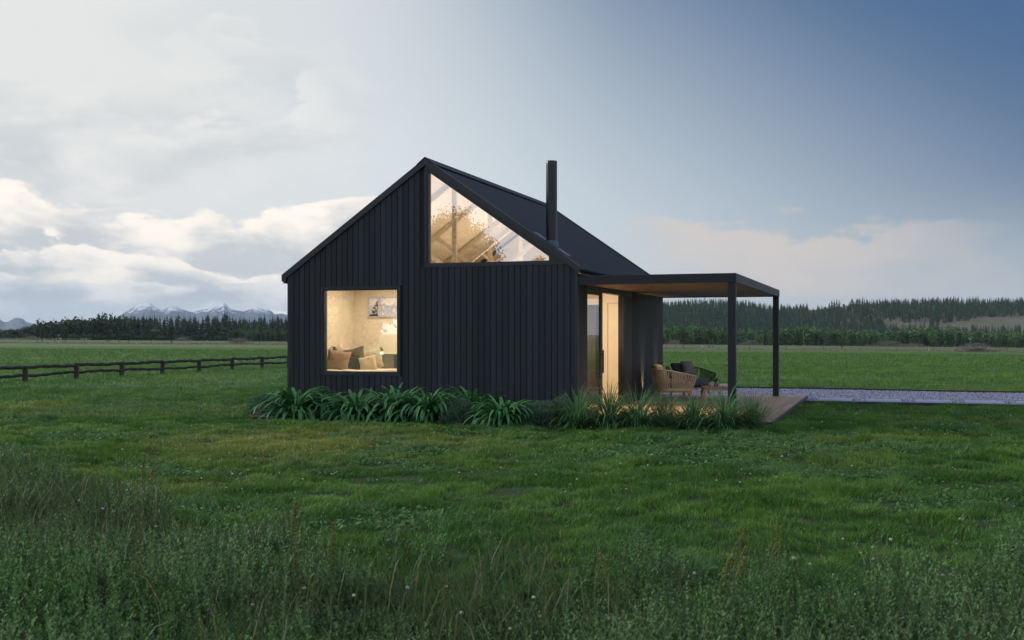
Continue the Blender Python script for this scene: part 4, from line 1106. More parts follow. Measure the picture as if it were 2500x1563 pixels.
# ================================================================== WOODS
def conifer_t(nl=9, nb=7, wid=.17, trunk=0., seed=0):
    """unit-height conifer of drooping triangular branches; trunk: bare fraction"""
    r_ = np.random.default_rng(seed); V = []; F = []; C = []
    def tri(a, b, c, col):
        n = len(V); V.extend([a, b, c]); F.append((n, n+1, n+2)); C.extend([col]*3)
    for k in range(3):
        a = 2*PI*k/3; b2 = 2*PI*(k+1)/3; r0 = .012
        tri((r0*math.cos(a), r0*math.sin(a), 0), (r0*math.cos(b2), r0*math.sin(b2), 0), (0,0,.85), (-1,0,0))
    for l in range(nl):
        t = l/(nl-1); z = trunk + (1-trunk)*(.04 + .92*t**.95); rad = wid*(1-t)**.8*(1+.15*r_.normal()) + .012
        for k in range(nb):
            a = 2*PI*(k + r_.random())/nb; rr_ = rad*r_.uniform(.55, 1.2); dz = (1-trunk)/nl*r_.uniform(.5, 1.2)
            h = .45; p0 = (0,0,z+dz*.9); q1 = (rr_*math.cos(a-h), rr_*math.sin(a-h), z-dz*.35*r_.random()); q2 = (rr_*math.cos(a+h), rr_*math.sin(a+h), z-dz*.5*r_.random())
            sh = r_.uniform(.6, 1.35); tri(p0, q1, q2, (sh,sh,sh))
    tri((-.006,0,.93),(.006,0,.93),(0,0,1.03),(1,1,1))
    return np.array(V), np.array(F), np.array(C)
def broad_t(n=170, w=.34, zc=.60, hh=.42, seed=0, trunk=.25, size=.075):
    r_ = np.random.default_rng(seed); cl = 9
    cc = r_.normal(0, .5, (cl,3)); cc /= np.maximum(1, np.linalg.norm(cc,axis=1))[:,None]
    ii = r_.integers(0, cl, n); u = r_.normal(0,1,(n,3)); u /= np.linalg.norm(u,axis=1)[:,None]
    P_ = cc[ii]*np.array((w*.62, w*.62, hh*.62)) + u*np.array((w*.45, w*.45, hh*.45))*r_.uniform(.5,1,(n,1))**.5
    P_[:,2] += zc
    a = r_.normal(0,1,(n,3)); a /= np.linalg.norm(a,axis=1)[:,None]; b_ = np.cross(a, r_.normal(0,1,(n,3))); b_ /= np.linalg.norm(b_,axis=1)[:,None]
    s = size*r_.uniform(.5,1.2,(n,1)); V = np.stack([P_-a*s-b_*s*.5, P_+a*s, P_+b_*s], 1).reshape(-1,3); F = np.arange(n*3).reshape(-1,3)
    C = np.repeat(np.ones((n,3))*r_.uniform(.55,1.45,(n,1)), 3, 0)
    tv = []; tf_ = []
    for k in range(3):
        m0 = n*3+len(tv); a0 = 2*PI*k/3; a1 = 2*PI*(k+1)/3; r0 = .016
        tv += [(r0*math.cos(a0), r0*math.sin(a0), 0), (r0*math.cos(a1), r0*math.sin(a1), 0), (0,0,zc)]; tf_.append((m0,m0+1,m0+2))
    return np.concatenate([V, tv]), np.concatenate([F, tf_]), np.concatenate([C, np.tile((-1.,0,0), (len(tv),1))])
def stamp(templates, x, y, z, h, wsc, col, trunkcol=(.055,.045,.038)):
    parts = []; n = len(x); which = rng.integers(0, len(templates), n); an = rng.uniform(0, 6.28, n)
    for k, (V, F, C) in enumerate(templates):
        s = which == k; m = s.sum()
        if not m: continue
        ca, sa = np.cos(an[s])[:,None], np.sin(an[s])[:,None]
        X = (V[:,0]*ca - V[:,1]*sa)*(h[s]*wsc[s])[:,None]; Y = (V[:,0]*sa + V[:,1]*ca)*(h[s]*wsc[s])[:,None]; Z = V[:,2]*h[s][:,None]
        VV = np.stack([X + x[s][:,None], Y + y[s][:,None], Z + z[s][:,None]], -1)
        CC = np.where(C[None,:,:1] < 0, np.array(trunkcol)*rng.uniform(.6,1.5,(m,1,1)), C[None]*col[s][:,None])
        parts.append((VV.reshape(-1,3), (F[None]+(np.arange(m)*len(V))[:,None,None]).reshape(-1,3), CC.reshape(-1,3)))
    return merge(parts)
M['wood'] = leafmat('woodland foliage', .7, .1, .1)
CT = [conifer_t(seed=i, wid=.15+.02*i) for i in range(5)]; CT2 = [conifer_t(nl=8, nb=6, seed=20+i, wid=.13+.02*i) for i in range(4)]
TT = [conifer_t(nl=6, nb=6, seed=40+i, wid=.12, trunk=.5) for i in range(3)]
BT = [broad_t(seed=i) for i in range(4)]
# --- left pine wood
def wood(n, px0, px1, d0, d1, hfun, temps, colA, colB, wr=(.8,1.2)):
    pxs = rng.uniform(px0, px1, n); ds = rng.uniform(d0, d1, n); x = CAMX + (pxs-1250)/FPX*ds*UX + ds*VX; y = CAMY + (pxs-1250)/FPX*ds*UY + ds*VY
    z = terrain(x, y) - .1; h = hfun(pxs)*rng.uniform(.80, 1.12, n)*(1+.14*(rng.random(n) > .93)); m = rng.random((n,1))
    col = (np.array(colA)*(1-m) + np.array(colB)*m)*rng.uniform(.7, 1.2, (n,1))
    return stamp(temps, x, y, z, h, rng.uniform(*wr, n), col)
hL = lambda px: np.interp(px, [-200, 0, 50, 110, 200, 240, 300, 700, 900], [3.2, 3.9, 4.4, 7.0, 8.0, 9.0, 8.6, 8.9, 8.9])
v, f, c = merge([wood(420, 225, 900, 400, 450, hL, CT, (.016,.042,.026), (.034,.072,.036), (1.0,1.5)),
                 wood(420, -250, 330, 398, 446, lambda p: hL(p)*.97, BT, (.020,.046,.024), (.038,.074,.034)),
                 wood(520, -250, 900, 388, 402, lambda p: 2.3+0*p, BT, (.024,.046,.024), (.055,.09,.042), (1.2,2.0))])
tag(npmesh('pine_wood', v, f, M['wood'], c), 'dark belt of pine wood across the far side of the field at left', 'wood', kind='stuff')
v, f, c = wood(380, 560, 860, 372, 392, lambda p: 4.4+0*p, [broad_t(seed=9, w=.24, hh=.5, zc=.5), broad_t(seed=10, w=.22, hh=.5, zc=.5)]+CT[:1], (.042,.075,.036), (.072,.115,.052), (.8,1.1))
tag(npmesh('young_plantation', v, f, M['wood'], c), 'paler strip of young trees in front of the dark pines beside the cabin', 'wood', kind='stuff')
# --- right: belt of young trees, then the forested hill
v, f, c = wood(2100, 1380, 2750, 392, 446, lambda p: 6.2+.5*np.sin(p*.02), [broad_t(seed=30+i, w=.22, hh=.48, zc=.52, n=130) for i in range(4)]+CT2[:1], (0.049,0.108,0.042), (0.109,0.198,0.068), (.85,1.25))
tag(npmesh('young_wood', v, f, M['wood'], c), 'dense belt of bushy young trees at the foot of the hill at right', 'wood', kind='stuff')
crest = lambda px: np.interp(px, [900, 1500, 1617, 1715, 1800, 1871, 1930, 1987, 2026, 2080, 2150, 2210, 2337, 2500, 2900], [800, 768, 752, 744, 746, 757, 760, 757, 753, 745, 748, 745, 742, 744, 740])
HD0, HD1 = 440., 660.
def hill_z(px, d):
    t = np.clip((d-HD0)/(HD1-HD0), 0, 1); bump_ = 4*np.sin(px*.011+d*.02)*np.sin(t*PI)
    yi = 836 + (crest(px)-836)*t + bump_
    z = CAMZ + (815-yi)/FPX*np.minimum(d, HD1)
    return z - np.clip(d-HD1, 0, None)*.12
pxg = np.linspace(900, 2900, 160); dg = np.linspace(HD0-14, 900, 60); pg, dgg = np.meshgrid(pxg, dg, indexing='ij')
hx, hy = CAMX + (pg-1250)/FPX*dgg*UX + dgg*VX, CAMY + (pg-1250)/FPX*dgg*UY + dgg*VY
hzv = hill_z(pg, dgg) + .3*fbm(hx*.1, hy*.1, 3); tb = np.clip((dgg-(HD0-14))/14, 0, 1); hzv = hzv*tb + (terrain(hx, hy)-.5)*(1-tb)
m, t, p_ = newmat('dry hillside'); nz = t.noise(t.pos(), .09, 6, .7); nz2 = t.noise(t.pos(), .9, 4, .7)
t.l.new(t.mix(t.sstep(nz2, .35, .65), t.mix(t.sstep(nz, .35, .6), (.075,.075,.04), (.15,.125,.078)), (.06,.055,.035)), p_.inputs['Base Color']); p_.inputs['Roughness'].default_value = .95
tag(npmesh('hill', np.stack([hx, hy, hzv], -1), gridfaces(*pg.shape), m), kind='structure')
n = 9500; pxs = rng.uniform(1330, 2750, n); ds = HD0 + (HD1+45-HD0)*rng.random(n)**.85
t_ = (ds-HD0)/(HD1-HD0); yi = 815 - (hill_z(pxs, ds)-CAMZ)/ds*FPX
clear = (pxs > 2290) & (yi < 816) & (yi > 797-np.interp(pxs, [2290, 2400, 2500, 2750], [2, 20, 24, 18]))
clear |= (pxs > 1972) & (pxs < 2075) & (t_ > .86)
clear |= (pxs > 2160) & (pxs < 2270) & (yi > 789) & (yi < 812)
k = ~clear; pxs, ds, t_, yi = pxs[k], ds[k], t_[k], yi[k]; n = len(pxs)
x, y = CAMX + (pxs-1250)/FPX*ds*UX + ds*VX, CAMY + (pxs-1250)/FPX*ds*UY + ds*VY
h = rng.uniform(3.6, 5.4, n); mm = rng.random((n,1)); blue = np.clip((1850-pxs)/500, 0, 1)[:,None]*.4
col = (np.array((0.025,0.057,0.040))*(1-mm) + np.array((0.049,0.089,0.055))*mm)*rng.uniform(.65, 1.25, (n,1))
ptr = np.clip((yi - 768)/14, 0, 1)*(pxs > 2040)*(yi < 798)*.5; tall = rng.random(n) < ptr
v1 = stamp(CT2, x[~tall], y[~tall], hill_z(pxs, ds)[~tall], h[~tall], rng.uniform(.9,1.5,(~tall).sum()), col[~tall])
v2 = stamp(TT, x[tall], y[tall], hill_z(pxs, ds)[tall], h[tall]*1.15, rng.uniform(.9,1.3,tall.sum()), col[tall], (.17,.13,.11))
v, f, c = merge([v1, v2])
tag(npmesh('hill_forest', v, f, M['wood'], c), 'conifer forest covering the long hill at right', 'forest', kind='stuff')
# ---------------------------------------------------------------- single trees
def one(V, F, C, h, wsc, col): return V*np.array((h*wsc, h*wsc, h)), F, np.where(C[:,:1] < 0, np.array((.05,.04,.035)), C*np.array(col))
def single_tree(name, temp, px_, dd, h, wsc, col, lab, group, onhill=False, cat='tree', bare=False):
    x, y = at(px_, dd); z = float(hill_z(np.array([px_*1.]), np.array([dd*1.]))[0]) if onhill else gz(x, y)
    root = tag(empty(name, (x, y, z), random.uniform(0, 6)), lab, cat, group)
    V, F, C = temp; s = C[:,0] >= 0; tri = s[F[:,0]]
    def sub(mask):
        ff = F[mask]; ids, inv = np.unique(ff, return_inverse=True); return V[ids], inv.reshape(-1,3), C[ids]
    v, f, c = sub(tri); npmesh('crown', v*np.array((h*wsc,h*wsc,h)), f, M['wood'], c*np.array(col), root)
    b = MB(); 
    pts = [(0,0,-.1),(.01*h,0,h*.25),(0,.01*h,h*.55)]; b.tube(pts, [h*.022, h*.016, h*.006], 6)
    for k in range(6):
        a = k*1.05+random.random(); b.tube([(0,0,h*(.25+.04*k)), (math.cos(a)*h*wsc*.16, math.sin(a)*h*wsc*.16, h*(.45+.04*k))], [h*.008, h*.003], 4)
    b.build('trunk', M['fence_post'], root)
fieldtrees = [(91, 244, 3.6, 'two near twin bushy field trees at far left, the left one'), (104, 250, 3.9, 'two near twin bushy field trees at far left, the right one'), (133, 240, 3.0, 'small round field tree next right of the twin trees'), (160, 240, 3.4, 'pointed field tree third along from the far left'),
 (265, 236, 3.5, 'pale leafy field tree left of the mountain gap'), (290, 240, 3.2, 'round crowned field tree on a thin stem below the first mountain'), (370, 244, 2.9, 'narrow small field tree between two round field trees'), (418, 238, 4.4, 'tallest field tree with a dark full crown'), (573, 236, 3.4, 'spreading field tree standing over a brush pile near the cabin')]
for i, (px_, dd, h, lab) in enumerate(fieldtrees):
    single_tree('field_tree', broad_t(seed=60+i, n=330, w=.30, hh=.42, zc=.60, size=.05), px_, dd, h, 1.0, (.040,.060,.030) if i != 7 else (.022,.038,.02), lab, 'small trees in the field')
single_tree('field_tree', broad_t(seed=80, n=240, w=.32, hh=.36, zc=.66, size=.05), 1668, 200, 3.9, 1, (.045,.062,.034), 'small field tree under the canopy, directly above the tan armchair', 'small trees in the field')
single_tree('field_tree', broad_t(seed=81, n=260, w=.30, hh=.36, zc=.66, size=.05), 1731, 205, 3.9, 1, (.055,.075,.042), 'small pale field tree seen just left of the near canopy post', 'small trees in the field')
lone = [(1997, 640, 5.1, 'leftmost lone conifer on the bare hilltop'), (2006.5, 638, 4.6, 'second lone conifer on the bare hilltop'), (2014, 640, 3.2, 'short bushy conifer on the hilltop between taller ones'),
 (2025, 642, 5.2, 'first conifer of the tall hilltop cluster'), (2031, 645, 5.9, 'second conifer of the tall hilltop cluster'), (2037, 642, 6.3, 'tallest conifer in the middle of the hilltop cluster'), (2043, 646, 6.4, 'tall conifer right of the middle in the hilltop cluster'), (2049, 642, 5.9, 'last tall conifer on the right of the hilltop cluster'), (2060, 644, 2.8, 'low round tree right of the hilltop cluster'), (2123, 650, 4.2, 'conifer just right of the hilltop farmhouse'), (2143, 650, 4.6, 'conifer on the skyline a little right of the hilltop farmhouse')]
for i, (px_, dd, h, lab) in enumerate(lone):
    single_tree('conifer', (CT[i % 5] if 'round' not in lab and 'bushy' not in lab else broad_t(seed=90+i, n=200)), px_, dd, h, 1.3, (.010,.024,.018), lab, 'lone conifers on the hilltop', True)
# hilltop farmhouse
x, y = at(2090, 650); z = float(hill_z(np.array([2090.]), np.array([650.]))[0])
fh = tag(empty('farmhouse', (x, y, z), R(19)), 'long low farmhouse on the hilltop skyline', 'house')
b = MB(); b.box(-3.8, 3.8, -1.6, 1.6, -.5, 1.5); b.build('wall', simple('grey farmhouse wall', (.16,.16,.16), .8), fh)
b = MB(); b.prism([(-1.9, 1.5), (1.9, 1.5), (0, 2.7)], 'x', -4.0, 4.0); rf = b.build('roof', simple('grey metal roof', (.28,.29,.32), .5), fh)
b = MB(); b.box(-2.6,-2.2,-.2,.2,2.3,3.3); b.build('chimney', M['fence_post'], rf)
for k in range(4):
    b = MB(); b.box(-3.+k*1.8, -2.1+k*1.8, -1.66, -1.601, .5, 1.2); b.build('window', M['blk'], fh)
# brush piles, dead stumps, marker posts, wire fences
M['brush'] = simple('bleached branches', (.20,.165,.14), .9, 0, .3, 2); M['bleach'] = simple('bleached dead wood', (.46,.43,.38), .85, 0, .2, 2)
def brush(px_, dd, wid, h, n, lab, onhill=False):
    x, y = at(px_, dd); b = MB()
    for k in range(n):
        u = max(-.9, min(.9, random.gauss(0, .38))); hh = h*math.exp(-u*u*2.2); p = Vector((u*wid, random.gauss(0, .4), random.random()*hh*.8)); a = random.uniform(0, 6.28); L = random.uniform(.5, 1.6)*min(1.5, wid*.4)
        q = p + Vector((math.cos(a)*L, math.sin(a)*L*.6, random.uniform(-.1, .55)*L*.7)); q.z = max(q.z, .02); r = random.uniform(.02, .055)
        b.tube([p, (p+q)/2 + Vector((0,0,.08*L)), q], [r, r*.8, r*.3], 4, False)
    o = b.build('brush_pile', M['brush'], loc=(x, y, gz(x, y)), rz=R(19)); tag(o, lab, 'brush pile', 'brush piles across the field')
brush(2385, 172, 4.2, .8, 170, 'long brush pile with bleached stumps in the field at right')
brush(583, 228, 3.2, 1.3, 150, 'brush pile under the spreading field tree near the cabin')
brush(445, 380, 4.0, 1.3, 110, 'grey brush pile at the wood edge right of the tallest field tree')
brush(75, 385, 5.5, 1.4, 130, 'brush pile at the wood edge behind the twin trees at far left')
brush(1625+20, 372, 4, 1.8, 110, 'brush pile at the wood edge just right of the cabin far corner')
brush(1830, 385, 5, 2.2, 140, 'pale brush pile at the wood edge between the two canopy posts')
brush(2170, 380, 9, 2.3, 260, 'widest brush pile at the wood edge in the middle of the right field')
brush(2230, 376, 5, 1.2, 110, 'low brush pile just right of the widest one')
brush(2385, 386, 8, 1.8, 160, 'brush pile at the wood edge behind the bleached stumps')
def dead(px_, dd, pts, lab, rad=.06):
    x, y = at(px_, dd); b = MB()
    for P_ in pts:
        b.tube([(p[0], 0, p[1]) for p in P_], [rad*(1-.6*i/(len(P_)-1)) for i in range(len(P_))], 5)
    o = b.build('dead_stump', M['bleach'], loc=(x, y, gz(x, y)-.05), rz=R(19)); tag(o, lab, 'dead wood', 'bleached dead stumps in the field')
dead(2269, 174, [[(0,0),(-.08,.5),(-.1,.85)]], 'lone upright bleached stump left of the long brush pile', .07)
dead(2402, 172, [[(.4,0),(0,.45),(-.75,1.05)], [(.3,.1),(.35,.5),(.75,.8)]], 'large leaning forked bleached branch over the long brush pile', .08)
dead(2362, 173, [[(0,0),(.1,.5),(-.05,.9)]], 'thin bleached stump at the left of the long brush pile')
dead(2377, 174, [[(0,0),(-.05,.5),(-.12,.8)], [(0,.2),(.15,.6)]], 'short forked bleached stump in the middle of the long brush pile')
dead(2387, 173, [[(0,0),(.06,.7)]], 'small straight bleached stump beside the leaning branch', .05)
dead(2420, 174, [[(0,0),(.1,.4),(.05,.6)]], 'short bleached stump at the right end of the long brush pile', .05)
dead(1714, 190, [[(0,0),(.02,.4),(.03,.72)]], 'short white marker stump seen left of the near canopy post', .07)
dead(190, 242, [[(0,0),(0,.5),(.02,.95)]], 'thin pale stump between field trees at left', .06)
M['wire'] = simple('grey fence wire', (.12,.12,.12), .5)
def wirefence(px0, px1, d0, d1, n, lab, step):
    pts = [at(px0+(px1-px0)*i/(n-1), d0+(d1-d0)*i/(n-1)) for i in range(n)]; o0 = pts[0]; z0 = gz(*o0)
    root = tag(empty('wire_fence', (*o0, z0)), lab, 'fence')
    for (x, y) in pts:
        b = MB(); h = .62+random.uniform(-.05,.08); b.tube([(0,0,-.1),(random.uniform(-.03,.03),0,h)], .035, 5); b.build('post', M['fence_post'], root, loc=(x-o0[0], y-o0[1], gz(x,y)-z0))
    b = MB()
    for hh in (.25, .5):
        for (a, b_) in zip(pts[:-1], pts[1:]): b.tube([(a[0]-o0[0], a[1]-o0[1], gz(*a)-z0+hh), (b_[0]-o0[0], b_[1]-o0[1], gz(*b_)-z0+hh)], .008, 3, False)
    b.build('wire', M['wire'], root)
wirefence(1560, 2640, 186, 176, 13, 'thin post and wire fence along the dry strip in the right field', 0)
wirefence(-60, 740, 236, 226, 16, 'thin post and wire fence among the small trees in the left field', 0)
b_spr = single_tree('field_tree', broad_t(seed=99, n=70, w=.16, hh=.3, zc=.6, size=.07), 2055, 186, 1.2, 1, (.05,.045,.03), 'tiny sapling standing on the dry strip in the right field', 'small trees in the field')
# dry tall grass along the strip
def drystrip(n, dc, wd, px0, px1):
    pxs = rng.uniform(px0, px1, n); ds = dc(pxs) + rng.normal(0, wd, n); x = CAMX + (pxs-1250)/FPX*ds*UX + ds*VX; y = CAMY + (pxs-1250)/FPX*ds*UY + ds*VY
    ok = fbm(x*.25, y*.25, 3) > .40; x, y = x[ok], y[ok]; n = len(x)
    h = rng.uniform(.08, .28, n); a = rng.uniform(0, PI, n); w_ = rng.uniform(.05,.14,n); S = np.stack([np.cos(a)*w_, np.sin(a)*w_, 0*a], -1); B = np.stack([x,y,terrain(x,y)-.02],-1)
    V = np.stack([B-S, B+S, B+np.stack([rng.normal(0,.08,n), rng.normal(0,.08,n), h],-1)], 1).reshape(-1,3)
    return V, np.arange(n*3).reshape(-1,3), np.repeat(np.array((.26,.20,.14))*rng.uniform(.4,1.2,(n,1)), 3, 0)
v, f, c = merge([drystrip(16000, lambda p: 182-(p-1600)*.008, 3.0, 1500, 2700), drystrip(12000, lambda p: 226+0*p, 3, -150, 760), drystrip(9000, lambda p: 378+0*p, 5, 1500, 2700), drystrip(2500, lambda p: 370+0*p, 5, -150, 760)])
tag(npmesh('dry_grass', v, f, M['grass'], c), 'pale dry grass strips crossing the far field', 'grass', kind='stuff')

# ================================================================== MOUNTAINS
prof = [(-300,800),(-120,775),(-40,783),(0,776.7),(9,784),(18,784),(33,775),(45,773),(57,776.7),(64,784),(120,800),(260,795),(286,770.7),(298,764.8),(315,753),(330,745.5),(342,739.5),(354,738),(366,735.7),(375,744),(396,754.4),(414,744),(429,744),(446,753),(473,759),(491,751.4),(506,751.4),(524,739.5),(536,741),(546,734.2),(557,744),(565,751.4),(583,756),(595,757.4),(607,751.4),(628,746),(643,751.4),(655,753),(664,757.4),(670,765),(685,763),(705,766),(760,758),(840,770),(950,764),(1100,785),(1500,800),(1900,806)]
pp = np.array(prof); MD = 5600.
pxm = np.linspace(-300, 1900, 760); dm_ = np.linspace(4400, 7600, 80); pg, dg2 = np.meshgrid(pxm, dm_, indexing='ij')
mx_, my_ = CAMX + (pg-1250)/FPX*dg2*UX + dg2*VX, CAMY + (pg-1250)/FPX*dg2*UY + dg2*VY
cr = np.interp(pg, pp[:,0], pp[:,1]); Hc = (815-cr)/FPX*MD + 3
tt_ = np.where(dg2 < MD, (dg2-4400)/(MD-4400), 1-(dg2-MD)/(7600-MD)*.9)
rid = 1-np.abs(2*fbm(mx_*.006, my_*.004, 5)-1); rid2 = 1-np.abs(2*fbm(mx_*.022+9, my_*.012, 4)-1)
hm = Hc*(tt_**1.15)*(1 - (1-tt_)*.9*(1-rid)) - Hc*.22*(1-rid2)*np.clip((1-tt_)*4, 0, 1)*tt_
hm += rng.normal(0, .9, hm.shape)*(tt_ > .93)*(Hc > 60)*.8
m, t, p_ = newmat('snowy mountain rock')
geo = t.node('ShaderNodeNewGeometry'); P = geo.outputs['Position']; sp = t.node('ShaderNodeSeparateXYZ'); t.l.new(P, sp.inputs[0]); sn = t.node('ShaderNodeSeparateXYZ'); t.l.new(geo.outputs['Normal'], sn.inputs[0])
nz = t.noise(t.mapping(P, (1,1,.5)), .022, 8, .72); nz2 = t.noise(P, .006, 4)
hgt = t.math('MULTIPLY', t.math('SUBTRACT', sp.outputs[2], 92.), .006)
f = t.math('ADD', t.math('ADD', hgt, t.math('MULTIPLY', nz, 1.6)), t.math('MULTIPLY', sn.outputs[2], .35))
f = t.sstep(f, 1.27, 1.38)
t.l.new(t.mix(f, t.mix(nz2, (.018,.042,.095), (.045,.075,.135)), (.62,.65,.70)), p_.inputs['Base Color']); p_.inputs['Roughness'].default_value = .9
t.l.new(t.bump(nz, .8, 12.), p_.inputs['Normal'])
tag(npmesh('mountains', np.stack([mx_, my_, hm-6], -1), gridfaces(*pg.shape), m), kind='structure')

# ================================================================== THE TREE BEHIND THE CAMERA (seen mirrored in the windows)
def big_tree(loc, H, Rc, seed, lab, n=26000, zc=.60, zh=.36):
    r_ = np.random.default_rng(seed); root = tag(empty('broadleaf_tree', loc), lab, 'tree', 'broadleaf trees mirrored in the windows')
    cl = 95; u = r_.normal(0,1,(cl,3)); u /= np.linalg.norm(u,axis=1)[:,None]; u[:,2] = u[:,2]*.9+.1; cc = u*r_.uniform(.35,1,(cl,1))**.5*np.array((Rc,Rc,H*zh)); cc[:,2] += H*zc
    ii = r_.integers(0,cl,n); P_ = cc[ii] + r_.normal(0,1,(n,3))*Rc*.09
    a = r_.normal(0,1,(n,3)); a /= np.linalg.norm(a,axis=1)[:,None]; b_ = np.cross(a, r_.normal(0,1,(n,3))); b_ /= np.linalg.norm(b_,axis=1)[:,None]; s = r_.uniform(.05,.12,(n,1))*(1.7 if n > 60000 else .8)
    V = np.stack([P_-a*s, P_-b_*s*.6, P_+a*s, P_+b_*s*.6], 1).reshape(-1,3)
    npmesh('crown', V, np.arange(n*4).reshape(-1,4), M['wood'], np.repeat(np.array((.04,.055,.02))*r_.uniform(.5,1.4,(n,1)),4,0), root)
    b = MB(); b.tube([(0,0,-.2),(.1,0,H*.2),(0,.1,H*.4),(.05,0,H*.75)], [H*.03,H*.022,H*.016,H*.004], 10)
    for k in range(14):
        j = cc[k*4]; z0 = H*(.22+.03*k); b.tube([(0,0,z0),(j[0]*.5,j[1]*.5,z0+(j[2]-z0)*.6),tuple(j)], [H*.010,H*.006,H*.002], 6)
    b.build('trunk', M['fence_post'], root)
def mirror_pos(px, D):   # point whose mirror image in the gable glass is seen at px, D metres behind the wall
    X = (px-1250)/FPX; dx, dy = X*UX + VX, X*UY + VY; t0 = (0.05-CAMY)/dy; x0 = CAMX + dx*t0
    return x0 + dx*D, -dy*D
for (px, D, H, Rc, sd, lab) in ((1062, 38, 8.5, 3.3, 1, 'large broadleaf tree on the lawn behind the viewer, mirrored in both windows'), (1335, 60, 7.6, 2.2, 2, 'smaller broadleaf tree behind the viewer mirrored in the window corner'), (826, 40, 7.9, 4.3, 3, 'second large broadleaf tree behind the viewer left of the first')):
    x, y = mirror_pos(px, D); big_tree((x, y, gz(x, y)), H, Rc, sd, lab, n=70000 if sd == 3 else 48000, zc=.70 if sd == 1 else .58, zh=.26 if sd == 1 else .36)
x = []; 
n = 300; pxs = rng.uniform(500, 900, n); hx_ = []; hy_ = []
for p in pxs:
    a_, b_ = mirror_pos(p, rng.uniform(46, 50)); hx_.append(a_); hy_.append(b_)
hx_ = np.array(hx_); hy_ = np.array(hy_)
v, f, c = stamp(BT, hx_, hy_, terrain(hx_, hy_), rng.uniform(2.2,3.4,n), rng.uniform(.8,1.4,n), np.tile((.03,.045,.02),(n,1)))
tag(npmesh('hedge', v, f, M['wood'], c), 'bushy hedge far behind the viewer below the mirrored tree', 'hedge', kind='stuff')

# ================================================================== HAZE, SKY, SUN, CAMERA
USE_HAZE = True
if USE_HAZE:
    m = bpy.data.materials.new('haze'); m.use_nodes = True; t = NT(m.node_tree); t.n.remove(t.n['Principled BSDF'])
    vp = t.node('ShaderNodeVolumePrincipled'); vp.inputs['Color'].default_value = (.74,.86,1,1); vp.inputs['Density'].default_value = 7.5e-5; vp.inputs['Anisotropy'].default_value = .0
    t.l.new(vp.outputs[0], t.n['Material Output'].inputs['Volume'])
    b = MB(); b.box(-8200, 8200, -8200, 8200, -25, 260); o = b.build('haze', m); tag(o, kind='stuff', label='thin pale air that fades the distant mountains', cat='haze')
wd = bpy.data.worlds.new('World'); scene.world = wd; wd.use_nodes = True; t = NT(wd.node_tree)
bg = t.n['Background']
SUN_EL, SUN_AZ_CAM = 19, -66     # degrees; azimuth left of the view direction
view = math.atan2(VY, VX); saz = view - math.radians(SUN_AZ_CAM)        # math angle of the sun in the ground plane
sdir = Vector((math.cos(saz)*math.cos(R(SUN_EL)), math.sin(saz)*math.cos(R(SUN_EL)), math.sin(R(SUN_EL))))
sk = t.node('ShaderNodeTexSky', sky_type='NISHITA'); sk.sun_disc = False; sk.sun_elevation = R(SUN_EL); sk.sun_rotation = PI/2 - saz; sk.air_density = 1.2; sk.dust_density = 1.5; sk.ozone_density = 1.5
G = t.node('ShaderNodeTexCoord').outputs['Generated']
nrm = t.node('ShaderNodeVectorMath', operation='NORMALIZE'); t.l.new(G, nrm.inputs[0]); D_ = nrm.outputs[0]
def dot(v):
    n = t.node('ShaderNodeVectorMath', operation='DOT_PRODUCT'); t.l.new(D_, n.inputs[0]); n.inputs[1].default_value = v; return n.outputs['Value']
XR = dot((UX, UY, 0)); YF = dot((VX, VY, 0)); Z = dot((0, 0, 1))
# true azimuth right of the view direction, in radians, and elevation
AZ = t.math('ARCTAN2', XR, YF); EL = t.math('ARCSINE', Z)
blue = t.mix(.2, (.050,.130,.295), t.mix(1., sk.outputs[0], (.055,.06,.065,1), 'MULTIPLY'))
pale = (.52,.60,.66)
# clear sky: deep blue high and to the right, pale towards the horizon and the left
f = t.math('ADD', t.math('MULTIPLY', AZ, 1.35), t.math('MULTIPLY', EL, 2.1))
f = t.sstep(f, .02, 1.16)
c = t.mix(f, (.68,.76,.80), blue)
# the far right near the horizon is greyer
c = t.mix(t.math('MULTIPLY', t.sstep(AZ, .0, .45), t.sstep(EL, .14, .0)), c, (.46,.51,.53))
# white glow on the left
gl = t.math('MULTIPLY', t.sstep(AZ, -.02, -.46), t.sstep(EL, -.25, .22)); c = t.mix(t.math('MULTIPLY', gl, .95), c, (.86,.845,.81))
gl2 = t.math('MULTIPLY', t.sstep(AZ, .12, -.30), .7); c = t.mix(gl2, c, (.78,.81,.82)); c = t.mix(t.sstep(AZ, -.05, -.42, 0, .8), c, (.82,.82,.805))
def cvec(sx, sy, ox, oy, oz=0.):
    n = t.node('ShaderNodeCombineXYZ'); t.l.new(t.math('MULTIPLY_ADD', AZ, sx, ox), n.inputs[0]); t.l.new(t.math('MULTIPLY_ADD', EL, sy, oy), n.inputs[1]); n.inputs[2].default_value = oz
    return n.outputs[0]
# soft upper veil
n_b = t.noise(cvec(2.2, 5.5, 7.3, 5.1), 1., 6, .5, .4); c = t.mix(t.math('MULTIPLY', t.math('MULTIPLY', t.sstep(n_b, .46, .66), .38), t.sstep(AZ, .1, -.3)), c, (.60,.65,.69))
